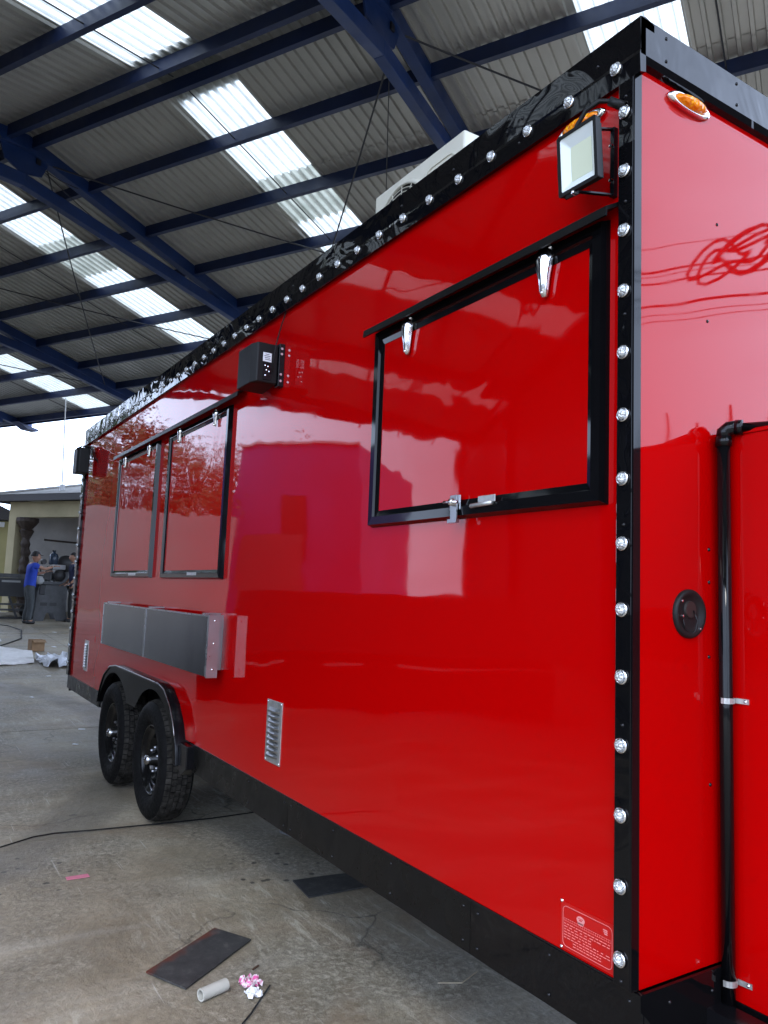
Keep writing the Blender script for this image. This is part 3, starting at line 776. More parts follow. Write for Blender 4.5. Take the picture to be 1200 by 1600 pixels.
# speaker near the middle
spk = ob('speaker', MB().prism([(2.0, .030, 2.300), (2.0, .128, 2.300), (2.03, .150, 2.292), (2.16, .158, 2.285), (2.18, .02, 2.29)], (0, 0, .182)), MBLK, TR, bev=.004)
ob('speaker_label', MB().box(1.9975, 1.9995, .062, .103, 2.395, 2.436), PAPER, spk)
mb = MB()
for k, (a, b) in enumerate(((.074, .092), (.068, .098), (.070, .096), (.066, .094))): mb.box(1.9965, 1.9973, a, b, 2.427 - .008 * k, 2.429 - .008 * k + .001)
ob('label_print', mb, PRINT, spk)
mb = MB(); mb.box(1.9965, 1.9995, .060, .100, 2.312, 2.388); ob('terminal_panel', mb, SBLK, spk)
mb = MB()
for y, z in ((.092, 2.375), (.078, 2.372), (.085, 2.355), (.072, 2.350), (.09, 2.33)): mb.lathe([(.0, -.006), (.004, -.005), (.005, .0)], (1.9965, y, z), 'x', 8)
ob('connectors', mb, CHR, spk)
mb = MB(); mb.box(1.99, 2.03, .0, .028, 2.29, 2.49); ob('speaker_bracket', mb, SBLK, TR, bev=.002)
mb = MB()
for z in (2.315, 2.345, 2.44, 2.465): mb.tube([(1.985, .018, z), (1.992, .018, z)], .006, 8)
ob('bracket_bolts', mb, CHR, TR)
mb = MB(); mb.tube([(1.985, .060, 2.345), (1.965, .066, 2.40), (1.96, .060, 2.47), (1.965, .045, 2.53), (1.98, .028, 2.58), (1.99, .014, 2.615), (1.99, .008, 2.642)], .0032, 6); ob('speaker_cable', mb, MBLK, TR, smooth=True)
# black speaker box and cables at the far corner, seen from behind
fb = ob('speaker', MB().prism([(6.0, .03, 2.345), (6.0, .118, 2.345), (6.03, .134, 2.34), (6.15, .140, 2.34), (6.15, .03, 2.34)], (0, 0, .225)), MBLK, TR, bev=.006)
for s_ in range(4):
    q = [(6.04 + .03 * s_, .10 - .02 * s_, 2.49), (6.03 + .03 * s_, .14 - .03 * s_, 2.56 + .02 * (s_ % 2)), (6.08, .07, 2.60), (6.12 - .05 * s_, .024, 2.58), (6.10 - .12 * s_, .012, 2.50 - .03 * s_)]
    pts = []
    for i in range(13):
        t = i / 12 * 4; k = min(int(t), 3); f_ = t - k; f_ = f_ * f_ * (3 - 2 * f_); pts.append(Vector(q[k]).lerp(Vector(q[k + 1]), f_))
    ob('loose_cable', MB().tube(pts, .005, 6), MBLK, TR, smooth=True)
# clearance lights
def clearance(kind):
    mb = MB(); n = 40; rows = []
    def P(u, v, h):   # u along wall, v up, h out
        return Vector((u, h, v)) if kind == 'side' else Vector((-h, -u, v))
    for sc, h in ((1., 0), (1., .006), (.92, .012), (.80, .013), (.72, .008)):
        rows.append([P(.083 * sc * math.copysign(abs(math.cos(2 * PI * k / n)) ** .85, math.cos(2 * PI * k / n)), .021 * sc * math.sin(2 * PI * k / n), h) for k in range(n)])
    for r in rows: mb.v += r
    for i in range(len(rows) - 1):
        for k in range(n): mb.f.append((i * n + k, i * n + (k + 1) % n, (i + 1) * n + (k + 1) % n, (i + 1) * n + k))
    l = MB(); rows = []
    for t in (0, .25, .5, .72, .88, .97, 1.):
        sc = math.cos(t * PI / 2) ; h = .010 + .020 * math.sin(t * PI / 2)
        rows.append([P(.060 * max(sc, .02) * math.cos(2 * PI * k / n), .0155 * max(sc, .02) * math.sin(2 * PI * k / n), h) for k in range(n)])
    for r in rows: l.v += r
    for i in range(len(rows) - 1):
        for k in range(n): l.f.append((i * n + k, i * n + (k + 1) % n, (i + 1) * n + (k + 1) % n, (i + 1) * n + k))
    return mb, l
for kind, loc in (('side', (.187, .001, 2.612)), ('front', (XF - .001, -.185, 2.640))):
    a, b = clearance(kind)
    o = put('clearance_light', mesh('clearance_light', a, CHR, True), TR, loc)
    if kind == 'front': o.rotation_euler = (.0, 0, 0)
    q = bpy.data.objects.new('amber_lens', mesh('amber_lens', b, AMB, True)); C.objects.link(q); q.parent = o

# floodlight near the corner
fl = bpy.data.objects.new('floodlight', None); C.objects.link(fl); fl.parent = TR
fl.location = Vector((.108, .098, 2.452)) - WL[TR.name]; fl.rotation_euler = (math.radians(-4), 0, 0); WL[fl.name] = Vector((0, 0, 0))
WL['floodlight'] = Vector((0, 0, 0))
hw, hh = .064, .078
mb = MB(); mb.prism([(-hw * .86, -.026, -hh * .88), (hw * .86, -.026, -hh * .88), (hw * .86, -.026, hh * .88), (-hw * .86, -.026, hh * .88)], (0, .012, 0)); rrect(mb, -hw * .97, hw * .97, -hh * .97, hh * .97, .003, .010, -.0138, -.0022, 4)
for z in (-.05, -.03, -.01, .01, .03, .05): mb.box(-.040, .040, -.040, -.0265, z - .002, z + .002)
mb.box(hw, hw + .010, -.018, -.004, -.022, .018)
ob('housing', mb, MBLK, fl, bev=.002)
mb = MB(); rrect(mb, -hw, hw, -hh, hh, .006, .0095, -.002, .005, 4); ob('bezel', mb, MBLK, fl)
mb = MB(); n = 6
def rr_pts(hx, hz, r, y, n=5):
    o = []
    for cx, cz, a0 in ((hx - r, hz - r, 0), (-hx + r, hz - r, PI / 2), (-hx + r, -hz + r, PI), (hx - r, -hz + r, 3 * PI / 2)):
        for k in range(n + 1): a = a0 + PI / 2 * k / n; o.append(Vector((cx + r * math.cos(a), y, cz + r * math.sin(a))))
    return o
A_ = rr_pts(hw - .009, hh - .009, .008, .003); B_ = rr_pts(hw - .030, hh - .034, .004, -.012); N_ = len(A_)
mb.add(A_ + B_, [(k, (k + 1) % N_, N_ + (k + 1) % N_, N_ + k) for k in range(N_)]); ob('reflector', mb, LGLASS, fl)
mb = MB(); mb.add(rr_pts(hw - .030, hh - .034, .004, -.0118), [tuple(range(N_))]); ob('led_board', mb, LED, fl)
mb = MB(); mb.tube([(.03, -.024, hh - .004), (.020, -.022, hh + .02), (-.005, -.03, hh + .05), (-.035, -.045, hh + .062), (-.055, -.06, hh + .056), (-.066, -.078, hh + .045)], .0058, 8); mb.tube([(-.052, -.06, hh + .058), (-.075, -.085, hh + .040)], [.011, .012], 10); ob('power_lead', mb, MBLK, fl, smooth=True)
mb = MB()   # U bracket fixed to the wall strip
mb.box(.069, .081, .0, .014, 2.365, 2.545)
mb.bar((.075, .012, 2.369), (.108, .092, 2.366), .010, .004); mb.bar((.108, .092, 2.366), (.150, .094, 2.368), .004, .010)
mb.bar((.075, .012, 2.541), (.105, .07, 2.538), .010, .004)
ob('floodlight_bracket', mb, SBLK, TR)
mb = MB()
for z in (2.405, 2.495): mb.lathe([(.0, .022), (.005, .021), (.006, .014)], (.075, 0, z), 'y', 8)
mb.lathe([(.0, .108), (.005, .106), (.006, .094)], (.118, 0, 2.366), 'y', 8)
ob('bracket_bolts', mb, CHR, TR)
# drilled leftover hole cover next to the corner trim
# air conditioner on the roof
AC = bpy.data.objects.new('air_conditioner', None); C.objects.link(AC); AC.parent = TR; WL[AC.name] = WL[TR.name].copy()
x0, x1, y0, y1, z0, z1 = 1.156, 1.835, -.61, -.352, 2.76, 3.243
ob('case', MB().box(x0, x1, y0, y1, z0, z1), WHITE, AC, bev=.012, seg=3)
fc = Vector((1.60, y1, 2.985)); R_ = .205
mb = MB()
for k in range(1, 13): mb.lathe([(R_ * k / 12 - .0022, .012), (R_ * k / 12, .0145), (R_ * k / 12 + .0022, .012)], tuple(fc), 'y', 48)
for k in range(16):
    a = 2 * PI * k / 16 + .1
    mb.tube([fc + Vector((.02 * math.cos(a), .010, .02 * math.sin(a))), fc + Vector((R_ * math.cos(a + .35), .010, R_ * math.sin(a + .35)))], .0025, 5)
ob('fan_grille', mb, WHITE, AC)
ob('fan_recess', MB().lathe([(.0, .003), (R_, .003)], tuple(fc), 'y', 48), MBLK, AC)
ob('fan_ring', MB().lathe([(R_, .0), (R_, .016), (R_ + .012, .012), (R_ + .02, 0)], tuple(fc), 'y', 48), WHITE, AC, smooth=True)
mb = MB(); rrect(mb, 1.20, 1.42, 3.06, 3.18, .05, .006, y1, y1 + .006, 6); ob('raised_panel', mb, WHITE, AC)
mb = MB(); mb.box(x0 - .012, x0, y0 + .03, y1 - .03, 3.0, 3.19); ob('side_cover', mb, WHITE, AC, bev=.003)
for zz in (3.205, 3.195): ob('side_slot', MB().box(x0 - .004, x0 - .0005, y0 + .06, y0 + .16, zz, zz + .004), PRINT, AC)

# power inlet in the front wall
inl = bpy.data.objects.new('power_inlet', None); C.objects.link(inl); inl.parent = TR; WL[inl.name] = WL[TR.name].copy()
c = (XF, -.181, 1.352)
ob('inlet_flange', MB().lathe([(.058, .0), (.058, -.006), (.054, -.011), (.047, -.010), (.040, -.003), (.033, -.0008), (.0, -.0008)], c, 'x', 40), MBLK, inl, smooth=True)
ob('inlet_cap', MB().lathe([(.0, -.006), (.019, -.006), (.021, -.001)], (c[0], c[1] - .004, c[2] + .010), 'x', 28), mat('brown black cap', (.018, .013, .011), .5), inl)
mb = MB(); mb.tube([(XF - .007, -.192, 1.36), (XF - .014, -.198, 1.335), (XF - .010, -.195, 1.312), (XF - .006, -.185, 1.304), (XF - .004, -.165, 1.315), (XF - .004, -.157, 1.34)], .0016, 6); ob('cap_cord', mb, SBLK, inl, smooth=True)
mb = MB()
for dy, dz in ((.035, .03), (.033, -.005), (-.032, -.035)): mb.lathe([(.0, -.013), (.003, -.012), (.004, -.006)], (XF, -.181 + dy, 1.352 + dz), 'x', 8)
ob('inlet_screws', mb, CHR, inl)

# gas pipe up the corner of the cabinet on the drawbar
PX = XF - .028
mb = MB(); mb.tube([(PX, -.2855, .40), (PX, -.2835, 1.775)], .0158, 16); gp = ob('gas_pipe', mb, BLKF, TR, smooth=True)
mb = MB(); mb.tube([(PX, -.2835, 1.766), (PX, -.2835, 1.790)], .0195, 16); mb.tube([(PX, -.2835, 1.785), (PX - .001, -.2845, 1.802), (PX - .010, -.290, 1.811), (PX - .028, -.297, 1.812)], .0180, 14); mb.tube([(PX - .024, -.296, 1.812), (PX - .040, -.303, 1.811)], .0190, 14)
ob('pipe_elbow', mb, BLKF, gp, smooth=True)
mb = MB(); mb.tube([(PX - .038, -.302, 1.811), (PX - .32, -.42, 1.806)], .0115, 12); ob('pipe_branch', mb, BLKF, gp, smooth=True)
for z in (1.15, .515):
    mb = MB(); n = 8; r = .0185
    pts = [Vector((PX + r * math.cos(a), -.2845 + r * math.sin(a), z)) for a in [PI / 2 + PI * .9 * k / n for k in range(n + 1)]]
    for k in range(n): mb.bar(pts[k], pts[k + 1], .0025, .013)
    mb.bar((PX - .012, -.3035, z), (PX - .045, -.3070, z), .0025, .012)
    o = ob('pipe_clamp', mb, GALV, TR)
    put('bolt', RIV, o, (PX - .036, -.3055, z))
# red cabinet in front
CX0, CX1, CY1, CY0 = -.92, XF - .002, -.308, -1.95
cab = ob('drawbar_cabinet', MB().box(CX0, CX1, CY0, CY1, .470, 1.795), RED, TR)
mb = MB(); mb.box(CX0 - .01, CX1, CY0 - .01, CY1 + .004, 1.7955, 1.806); ob('cabinet_lid', mb, REDW, cab, bev=.002)
mb = MB(); mb.box(CX0, CX1, CY0, CY1 + .002, .36, .4695); ob('cabinet_base', mb, BLK, cab)
# tiny leftover rivets along the pipe
for y, z in ((-.262, 1.51), (-.262, 1.43), (-.26, 1.25), (-.262, .95)): put('rivet', scf, TR, (XF, y, z))

# ------------------------------------------------------------------ litter and loose things on the slab
def mat_pts(name, pts, t, m, label, cat, wav=0.):
    c = sum((Vector(p) for p in pts), Vector()) / 4
    n = 10; mb = MB(); P = [Vector(p) for p in pts]
    for lay in (0, 1):
        for i in range(n + 1):
            for j in range(n + 1):
                u, v = i / n, j / n; q = P[0].lerp(P[1], u).lerp(P[3].lerp(P[2], u), v)
                zz = wav * (abs(mn.noise(q * 3.1)) + .9 * max(0, (abs(u - .5) - .38)) * abs(mn.noise(q * 7))) + .002
                mb.v.append(Vector((q.x, q.y, g(q.x) + zz + (t if lay else 0))))
    m_ = (n + 1) ** 2
    for i in range(n):
        for j in range(n):
            a = i * (n + 1) + j; b = a + 1; c2 = a + n + 2; d = a + n + 1
            mb.f += [(a, b, c2, d), (m_ + a, m_ + d, m_ + c2, m_ + b)]
    ed = [i * (n + 1) for i in range(n + 1)] + [n * (n + 1) + j for j in range(1, n + 1)] + [i * (n + 1) + n for i in range(n - 1, -1, -1)] + [j for j in range(n - 1, 0, -1)]
    for k in range(len(ed)): a, b = ed[k], ed[(k + 1) % len(ed)]; mb.f.append((a, b, m_ + b, m_ + a))
    o = ob(name, mb, m); tag(o, label, cat); return o
RUB = mat('worn black rubber', (.022, .023, .023), .6)
f = noise_fac(RUB, coords(RUB), 16, 8, .75); lk(RUB, ramp(RUB, f, [(.3, (.012, .012, .012)), (.55, (.035, .035, .034)), (.75, (.10, .095, .085))]), bsdf(RUB).inputs['Base Color'])
setn(RUB, bump(RUB, f, .6, .003))
RUST = mat('black rubber with rust stain', (.022, .023, .023), .6)
f = noise_fac(RUST, coords(RUST), 16, 8, .75); c = ramp(RUST, f, [(.3, (.014, .014, .014)), (.55, (.037, .037, .036)), (.75, (.10, .095, .085))])
gg = nd(RUST, 'ShaderNodeNewGeometry'); sp = nd(RUST, 'ShaderNodeSeparateXYZ'); lk(RUST, gg.outputs['Position'], sp.inputs[0])
dl = mth(RUST, 'ADD', mth(RUST, 'MULTIPLY', mth(RUST, 'SUBTRACT', sp.outputs[0], 1.70), .824), mth(RUST, 'MULTIPLY', mth(RUST, 'SUBTRACT', sp.outputs[1], .538), .566))
dl = mth(RUST, 'ADD', mth(RUST, 'ABSOLUTE', dl), mth(RUST, 'MULTIPLY', noise_fac(RUST, coords(RUST), 14, 5, .6), .09))
c = mixc(RUST, ramp(RUST, dl, [(.045, .8), (.08, .0)]), c, (.11, .022, .008)); lk(RUST, c, bsdf(RUST).inputs['Base Color']); setn(RUST, bump(RUST, f, .6, .003))
mat_pts('rubber_mat', [(1.70, .538, 0), (1.524, .452, 0), (1.770, .110, 0), (1.932, .200, 0)], .006, RUST, 'black rubber mat with a rusty edge lying beside the grey plastic tube', 'rubber mat', .002)
mat_pts('rubber_mat', [(2.262, -.307, 0), (2.049, -.284, 0), (2.030, -.73, 0), (2.205, -.75, 0)], .006, RUB, 'black rubber strip lying half under the edge of the red trailer', 'rubber mat', .004)
BOARD = vary(mat('grey board', (.13, .135, .14), .5), (.13, .135, .14), .2, 4)
mat_pts('grey_board', [(2.97, -.565, 0), (2.60, -.66, 0), (2.62, -1.0, 0), (3.02, -.86, 0)], .008, BOARD, 'flat grey board on the floor in the dark under the trailer', 'board', .002)
PVC = vary(mat('grey plastic tube', (.42, .41, .36), .5), (.42, .41, .36), .1, 12)
a_, b_ = Vector((1.432, .432, .0205)), Vector((1.462, .332, .0205)); d_ = (b_ - a_).normalized()
mb = MB(); n = 24; sdv = d_.cross(Vector((0, 0, 1)))
for P_, r_ in ((a_, .020), (b_, .020), (b_, .0145), (a_, .0145)):
    mb.v += [P_ + (sdv * math.cos(2 * PI * k / n) + Vector((0, 0, 1)) * math.sin(2 * PI * k / n)) * r_ for k in range(n)]
for i in range(4):
    for k in range(n): mb.f.append((i * n + k, i * n + (k + 1) % n, ((i + 1) % 4) * n + (k + 1) % n, ((i + 1) % 4) * n + k))
o = smooth_auto(ob('plastic_tube', mb, PVC)); tag(o, 'short grey plastic tube lying on the concrete next to the pink wrapper', 'tube')
# crumpled wrapper
def crumple(name, c, rx, ry, rz, m, seed, n=12):
    mb = MB(); rd = random.Random(seed)
    for i in range(n + 1):
        for j in range(n + 1):
            u, v = i / n * 2 - 1, j / n * 2 - 1
            q = Vector((u * rx, v * ry, 0)); ns = mn.noise(Vector((u * 2.3 + seed, v * 2.3, seed)))
            ns2 = mn.noise(Vector((u * 4.1, v * 4.1 + seed, 3))); edge = max(abs(u), abs(v))
            q.x += rx * .45 * mn.noise(Vector((v * 3, u * 2, seed + 5))); q.y += ry * .45 * mn.noise(Vector((u * 3, v * 2, seed + 9)))
            z = rz * (.5 + .9 * ns + .8 * ns2) * (1.1 - .35 * edge)
            mb.v.append(Vector((c[0] + q.x, c[1] + q.y, c[2] + max(.0015, z))))
    for i in range(n):
        for j in range(n):
            a = i * (n + 1) + j; mb.f += [(a, a + 1, a + n + 2), (a, a + n + 2, a + n + 1)]
    return ob(name, mb, m, rc=False)
PINK = mat('pink foil', (.62, .08, .27), .45); f = noise_fac(PINK, coords(PINK), 60, 3); lk(PINK, ramp(PINK, f, [(.46, (.60, .09, .28)), (.52, (.62, .54, .56))]), bsdf(PINK).inputs['Base Color'])
tag(crumple('sweet_wrapper', (1.455, .243, 0), .030, .034, .030, PINK, 4, 9), 'crumpled pink and white wrapper on the concrete beside the thin rod', 'wrapper')
tag(crumple('crumpled_tissue', (1.385, .262, 0), .026, .024, .026, PAPER, 8), 'small crumpled white tissue just below the pink wrapper', 'tissue')
o = ob('thin_rod', MB().tube([(1.15, .455, .004), (1.28, .315, .004), (1.412, .190, .006)], .0032, 6), MBLK); tag(o, 'thin dark metal rod lying by the pink wrapper', 'rod')
o = ob('pink_tape', MB().box(2.735, 2.775, .515, .615, .001, .003), mat('pink tape', (.55, .17, .24), .6)); tag(o, 'flat strip of pink tape stuck on the concrete', 'tape')
mb = MB(); cp = [(3.15, 1.35), (3.28, .95), (3.33, .84), (3.44, .66), (3.46, .55), (3.43, .35), (3.40, .03), (3.375, -.31), (3.39, -.60)]
pts = []
for i in range(len(cp) - 1):
    for k in range(4): t = k / 4; pts.append(Vector((cp[i][0] + (cp[i + 1][0] - cp[i][0]) * t, cp[i][1] + (cp[i + 1][1] - cp[i][1]) * t, .0065)))
pts.append(Vector((cp[-1][0], cp[-1][1], .0065)))
o = ob('floor_cable', mb.tube(pts, .004, 8), MBLK, smooth=True); tag(o, 'black cable running along the slab joint in front of the near wheel', 'cable')
ob('plug', MB().box(3.375, 3.405, -.655, -.60, .001, .02), PAPER, o)
o = ob('twig', MB().tube([(1.155, -.345, .004), (1.115, -.42, .004), (1.15, -.52, .007)], .0022, 5), mat('dry twig', (.35, .29, .2), .8)); tag(o, 'thin bent dry twig lying near the skirt of the trailer', 'twig')
o = ob('wood_splinter', MB().bar((1.62, .225, .003), (1.60, .255, .003), .006, .004), mat('wood', (.07, .035, .02), .7)); 
o.location = (-.05, -.06, 0); tag(o, 'tiny brown splinter above the pink wrapper', 'splinter')
# scraps: small flat bits, each its own thing
SCR = PAPER
for i, (x, y, s_, a, m_) in enumerate(((8.37, -.02, .07, .2, PAPER), (6.51, -.19, .06, 1.2, PAPER), (5.9, -.02, .05, .6, PAPER), (16.4, -1.57, .12, .3, PAPER), (10.0, -.45, .07, 2.0, PAPER), (13.6, -1.1, .14, .1, PAPER))):
    c_, s__ = math.cos(a), math.sin(a); pts = [(x + (u * c_ - v * s__ * .5) * s_, y + (u * s__ + v * c_ * .5) * s_) for u, v in ((-.5, -.4), (.5, -.5), (.45, .5), (-.4, .35))]
    mb = MB().prism([(p[0], p[1], g(p[0]) + .003) for p in pts], (0, 0, .004)); o = ob('paper_scrap', mb, m_)
    tag(o, ('white paper scrap on the concrete just in front of the crumpled packing paper', 'white paper scrap lying by the rear skirt of the trailer, nearest the far wheel', 'smallest white paper scrap beside the rear wheel', 'white scrap at the feet of the two men', 'white paper scrap between the packing paper and the trailer corner', 'flat pale scrap beyond the cardboard box')[i], 'paper scrap', 'white paper scraps on the floor')
# cardboard box, foam sheet, crumpled packing paper
CARD = vary(mat('cardboard', (.25, .15, .075), .8), (.25, .15, .075), .15, 12)
bx, by = 13.0, -.72; gz = g(bx)
R2 = Matrix.Rotation(.18, 3, 'Z')
def rbox(name, c, sx, sy, z0, z1, R, m, parent=None, bev=0.):
    mb = MB().box(-sx / 2, sx / 2, -sy / 2, sy / 2, z0, z1); mb.v = [R @ v + Vector((c[0], c[1], 0)) for v in mb.v]; return ob(name, mb, m, parent, bev=bev)
cb = thing('cardboard_box', 'small open brown cardboard box standing on the yard concrete', 'box', (bx, by, gz))
for sx, sy, ox, oy in ((.006, .2, -.1, 0), (.006, .2, .1, 0), (.194, .006, 0, -.1), (.194, .006, 0, .1)):
    rbox('side', Vector((bx, by, 0)) + R2 @ Vector((ox, oy, 0)), sx, sy, gz + .001, gz + .19, R2, CARD, cb)
rbox('bottom', (bx, by), .19, .19, gz + .002, gz + .006, R2, CARD, cb)
mb = MB().prism([(-.1, -.1, gz + .191), (-.1, .1, gz + .191), (-.19, .1, gz + .15), (-.19, -.1, gz + .15)], (0, 0, .004)); mb.v = [R2 @ v + Vector((bx, by, 0)) for v in mb.v]; ob('flap', mb, CARD, cb)
FOAM = vary(mat('white foam sheet', (.72, .70, .68), .8), (.72, .70, .68), .1, 10)
o = mat_pts('foam_sheet', [(11.0, .25, 0), (11.35, -.46, 0), (12.7, -.62, 0), (13.6, -.05, 0)], .03, FOAM, 'long flat white foam sheet on the ground at the left edge', 'foam sheet', .03)
PK = vary(mat('packing paper', (.66, .68, .72), .75), (.66, .68, .72), .12, 8)
o = crumple('packing_paper', (11.3, -.88, g(11.3)), .55, .34, .16, PK, 13, 14); tag(o, 'crumpled white packing paper beside the flat foam sheet', 'packing paper')
o = ob('yard_cable', MB().tube([(13.0, .3, g(13) + .01), (13.7, -.25, g(13.7) + .01), (15.0, -.75, g(15) + .01), (16.8, -.98, g(16.8) + .01), (17.9, -.85, g(17.9) + .01), (18.3, -.55, g(18.3) + .01)], .012, 6), MBLK, smooth=True)
tag(o, 'thin dark cable looping over the yard near the left edge', 'cable')
o = ob('bent_offcut', MB().prism([(14.3, -.25, .26), (14.5, -.36, .27), (14.62, -.30, .36), (14.40, -.22, .33)], (.03, .02, .0)), GALV); tag(o, 'bent metal offcut lying on the yard at the left edge', 'offcut')

# ------------------------------------------------------------------ porch building behind the yard
P1 = Vector((23.4, -.98, 0)); FV = Vector((-.836, -.549, 0)).normalized(); NV = Vector((-.549, .836, 0)).normalized(); NV = Vector((FV.y, -FV.x, 0))
if NV.dot(CAM - P1) < 0: NV = -NV
def FB(s, d, z): return P1 + FV * s - NV * d + Vector((0, 0, z))
def fbox(mb, s0, s1, d0, d1, z0, z1):
    return mb.hexa([FB(s0, d0, z0), FB(s1, d0, z0), FB(s1, d1, z0), FB(s0, d1, z0)], [FB(s0, d0, z1), FB(s1, d0, z1), FB(s1, d1, z1), FB(s0, d1, z1)])
CREAM = vary(mat('cream render', (.46, .40, .24), .8), (.46, .40, .24), .12, 1.5)
GREYW = vary(mat('pale porch wall', (.52, .50, .47), .8), (.52, .50, .47), .15, 1.0)
TILE = vary(mat('grey roof felt', (.20, .19, .17), .8), (.20, .19, .17), .25, 2.5)
FASC = mat('dark fascia', (.02, .017, .015), .5)
STONE = vary(mat('carved dark wood', (.045, .03, .022), .6), (.045, .03, .022), .4, 14)
pb = thing('porch_building', 'low cream building with a grey hipped roof and a porch held by a carved column', 'building', FB(3, 1.5, .48))
# coordinates measured on the facade plane d = 0; wall sits just behind the eave
mb = MB(); fbox(mb, .34, 9.0, .10, .32, 3.16, 3.60); ob('lintel', mb, CREAM, pb)
mb = MB(); fbox(mb, .34, .62, .10, .38, .40, 3.16); ob('corner_pier', mb, CREAM, pb)
mb = MB(); fbox(mb, .36, .56, .38, 7.0, .40, 3.38); ob('side_wall', mb, GREYW, pb); mb = MB(); fbox(mb, .562, .60, 1.2, 6.0, 2.58, 2.63); ob('wall_rail', mb, STONE, pb); mb = MB(); fbox(mb, .562, .60, 2.2, 4.6, 2.10, 2.13); ob('wall_rail', mb, STONE, pb)
mb = MB(); fbox(mb, .60, 9.0, 2.6, 2.8, .40, 3.60); ob('porch_wall', mb, GREYW, pb)
mb = MB(); fbox(mb, .40, 9.0, .32, 2.6, 3.38, 3.5); ob('porch_ceiling', mb, GREYW, pb)
mb = MB(); fbox(mb, 3.2, 6.5, 2.52, 2.598, 2.60, 2.66); ob('wall_rail', mb, STONE, pb)
mb = MB(); fbox(mb, 4.2, 5.2, 2.54, 2.599, .5, 2.55); ob('door', mb, STONE, pb)
cx_ = 1.0; mb = MB(); base = FB(.86, .30, 0)
prof = [(.17, .40), (.17, .55), (.13, .60)]
for k in range(40):
    t = k / 39; prof.append((.115 + .018 * math.sin(k * 1.3), .62 + t * 2.0))
prof += [(.14, 2.65), (.20, 2.78), (.14, 2.84), (.24, 2.96), (.30, 3.05), (.30, 3.155)]
mb.lathe(prof, (base.x, base.y, 0), 'z', 14)
for v in mb.v:      # twist the shaft so the carving spirals
    if .6 < v.z < 2.64:
        d = Vector((v.x - base.x, v.y - base.y)); a = math.atan2(d.y, d.x); rr_ = d.length * (1 + .16 * math.sin(3 * a + v.z * 9)); v.x = base.x + rr_ * math.cos(a); v.y = base.y + rr_ * math.sin(a)
ob('porch_column', mb, STONE, pb)
mb = MB(); fbox(mb, -.12, 9.3, -.30, -.24, 3.58, 3.76); fbox(mb, -.12, -.06, -.24, 7.2, 3.58, 3.76); ob('fascia', mb, FASC, pb)
mb = MB(); e_ = [FB(-.15, -.32, 3.762), FB(9.3, -.32, 3.762), FB(9.3, 7.3, 3.762), FB(-.15, 7.3, 3.762)]
r1_, r2_ = FB(3.7, 3.5, 4.80), FB(9.3, 3.5, 4.80)
mb.add(e_ + [r1_, r2_], [(0, 1, 5, 4), (2, 3, 4, 5), (3, 0, 4), (0, 3, 2, 1)]); ob('roof', mb, TILE, pb)
mb = MB(); mb.bar(e_[0] + Vector((0, 0, .02)), r1_ + Vector((0, 0, .03)), .16, .05); mb.bar(r1_ + Vector((0, 0, .03)), r2_ + Vector((0, 0, .03)), .16, .05); ob('ridge_cap', mb, GREYW, pb)
ma = thing('roof_mast', 'thin white mast standing on the grey roof of the porch building', 'mast', FB(2.05, .6, 4.0))
mb = MB(); b_ = FB(2.03, .35, 3.98); mb.tube([b_, b_ + Vector((0.02, .10, 2.7))], .018, 8); ob('mast_pole', mb, PAPER, ma)
mb = MB().box(b_.x - .06, b_.x + .06, b_.y - .06, b_.y + .06, 3.92, 4.10); ob('mast_foot', mb, PAPER, ma)
# neighbour at the very left
nb = thing('neighbour_building', 'olive building with a dark overhanging roof at the left edge behind the porch building', 'building', (27.5, -.6, .48))
OLIVE = vary(mat('olive render', (.30, .27, .12), .8), (.30, .27, .12), .12, 1.2)
ob('wall', MB().box(26.2, 30, -1.75, 1.5, .4, 3.25), OLIVE, nb); ob('roof', MB().prism([(25.7, -2.0, 3.26), (25.7, 1.8, 3.26), (25.7, 1.8, 3.45), (25.7, -1.2, 3.72), (25.7, -2.0, 3.36)], (4.6, 0, 0)), FASC, nb)
ob('white_lamp', MB().box(26.0, 26.19, -1.45, -1.25, 3.05, 3.2), PAPER, nb)

# ------------------------------------------------------------------ work machinery in the yard
GMET = vary(mat('grey machine paint', (.06, .063, .066), .5), (.06, .063, .066), .35, 7)
LMET = vary(mat('pale machine paint', (.35, .36, .36), .45), (.35, .36, .36), .15, 5)
DMET = mat('dark grease', (.012, .012, .013), .45)
mc = thing('bench_machine', 'grey metalworking machine on an A-shaped stand between the two men', 'machine', (19.5, -1.95, .4))
XM = 19.45
ol = [(-1.56, .405), (-1.80, .405), (-1.86, .60), (-2.02, .60), (-2.10, .41), (-2.36, .41), (-2.20, 1.20), (-2.16, 1.30), (-1.68, 1.30), (-1.64, 1.2)]
ob('stand_plate', MB().prism([(XM, y, z) for y, z in ol], (.03, 0, 0)), GMET, mc); ob('stand_plate', MB().prism([(XM + .75, y, z) for y, z in ol], (.03, 0, 0)), GMET, mc)
for y0 in (-1.99, -1.77):
    ob('slot', MB().box(XM - .006, XM - .001, y0 - .09, y0 + .07, .78, .86), DMET, mc)
ob('bed', MB().box(XM - .05, XM + .85, -2.18, -1.66, 1.30, 1.38), GMET, mc, bev=.01)
ob('motor', MB().lathe([(.0, -.03), (.12, -.03), (.145, .0), (.145, .3), (.0, .3)], (XM - .08, -2.08, 1.53), 'x', 20), DMET, mc, smooth=True)
ob('head_casting', MB().box(XM, XM + .3, -2.02, -1.86, 1.38, 1.62), GMET, mc, bev=.02)
ob('white_guard', MB().box(XM - .02, XM + .25, -2.22, -1.90, 1.68, 1.80), LMET, mc, bev=.01)
ob('guard_post', MB().prism([(XM, -1.90, 1.38), (XM, -1.95, 1.38), (XM, -2.0, 1.70), (XM, -1.95, 1.70)], (.03, 0, 0)), LMET, mc)
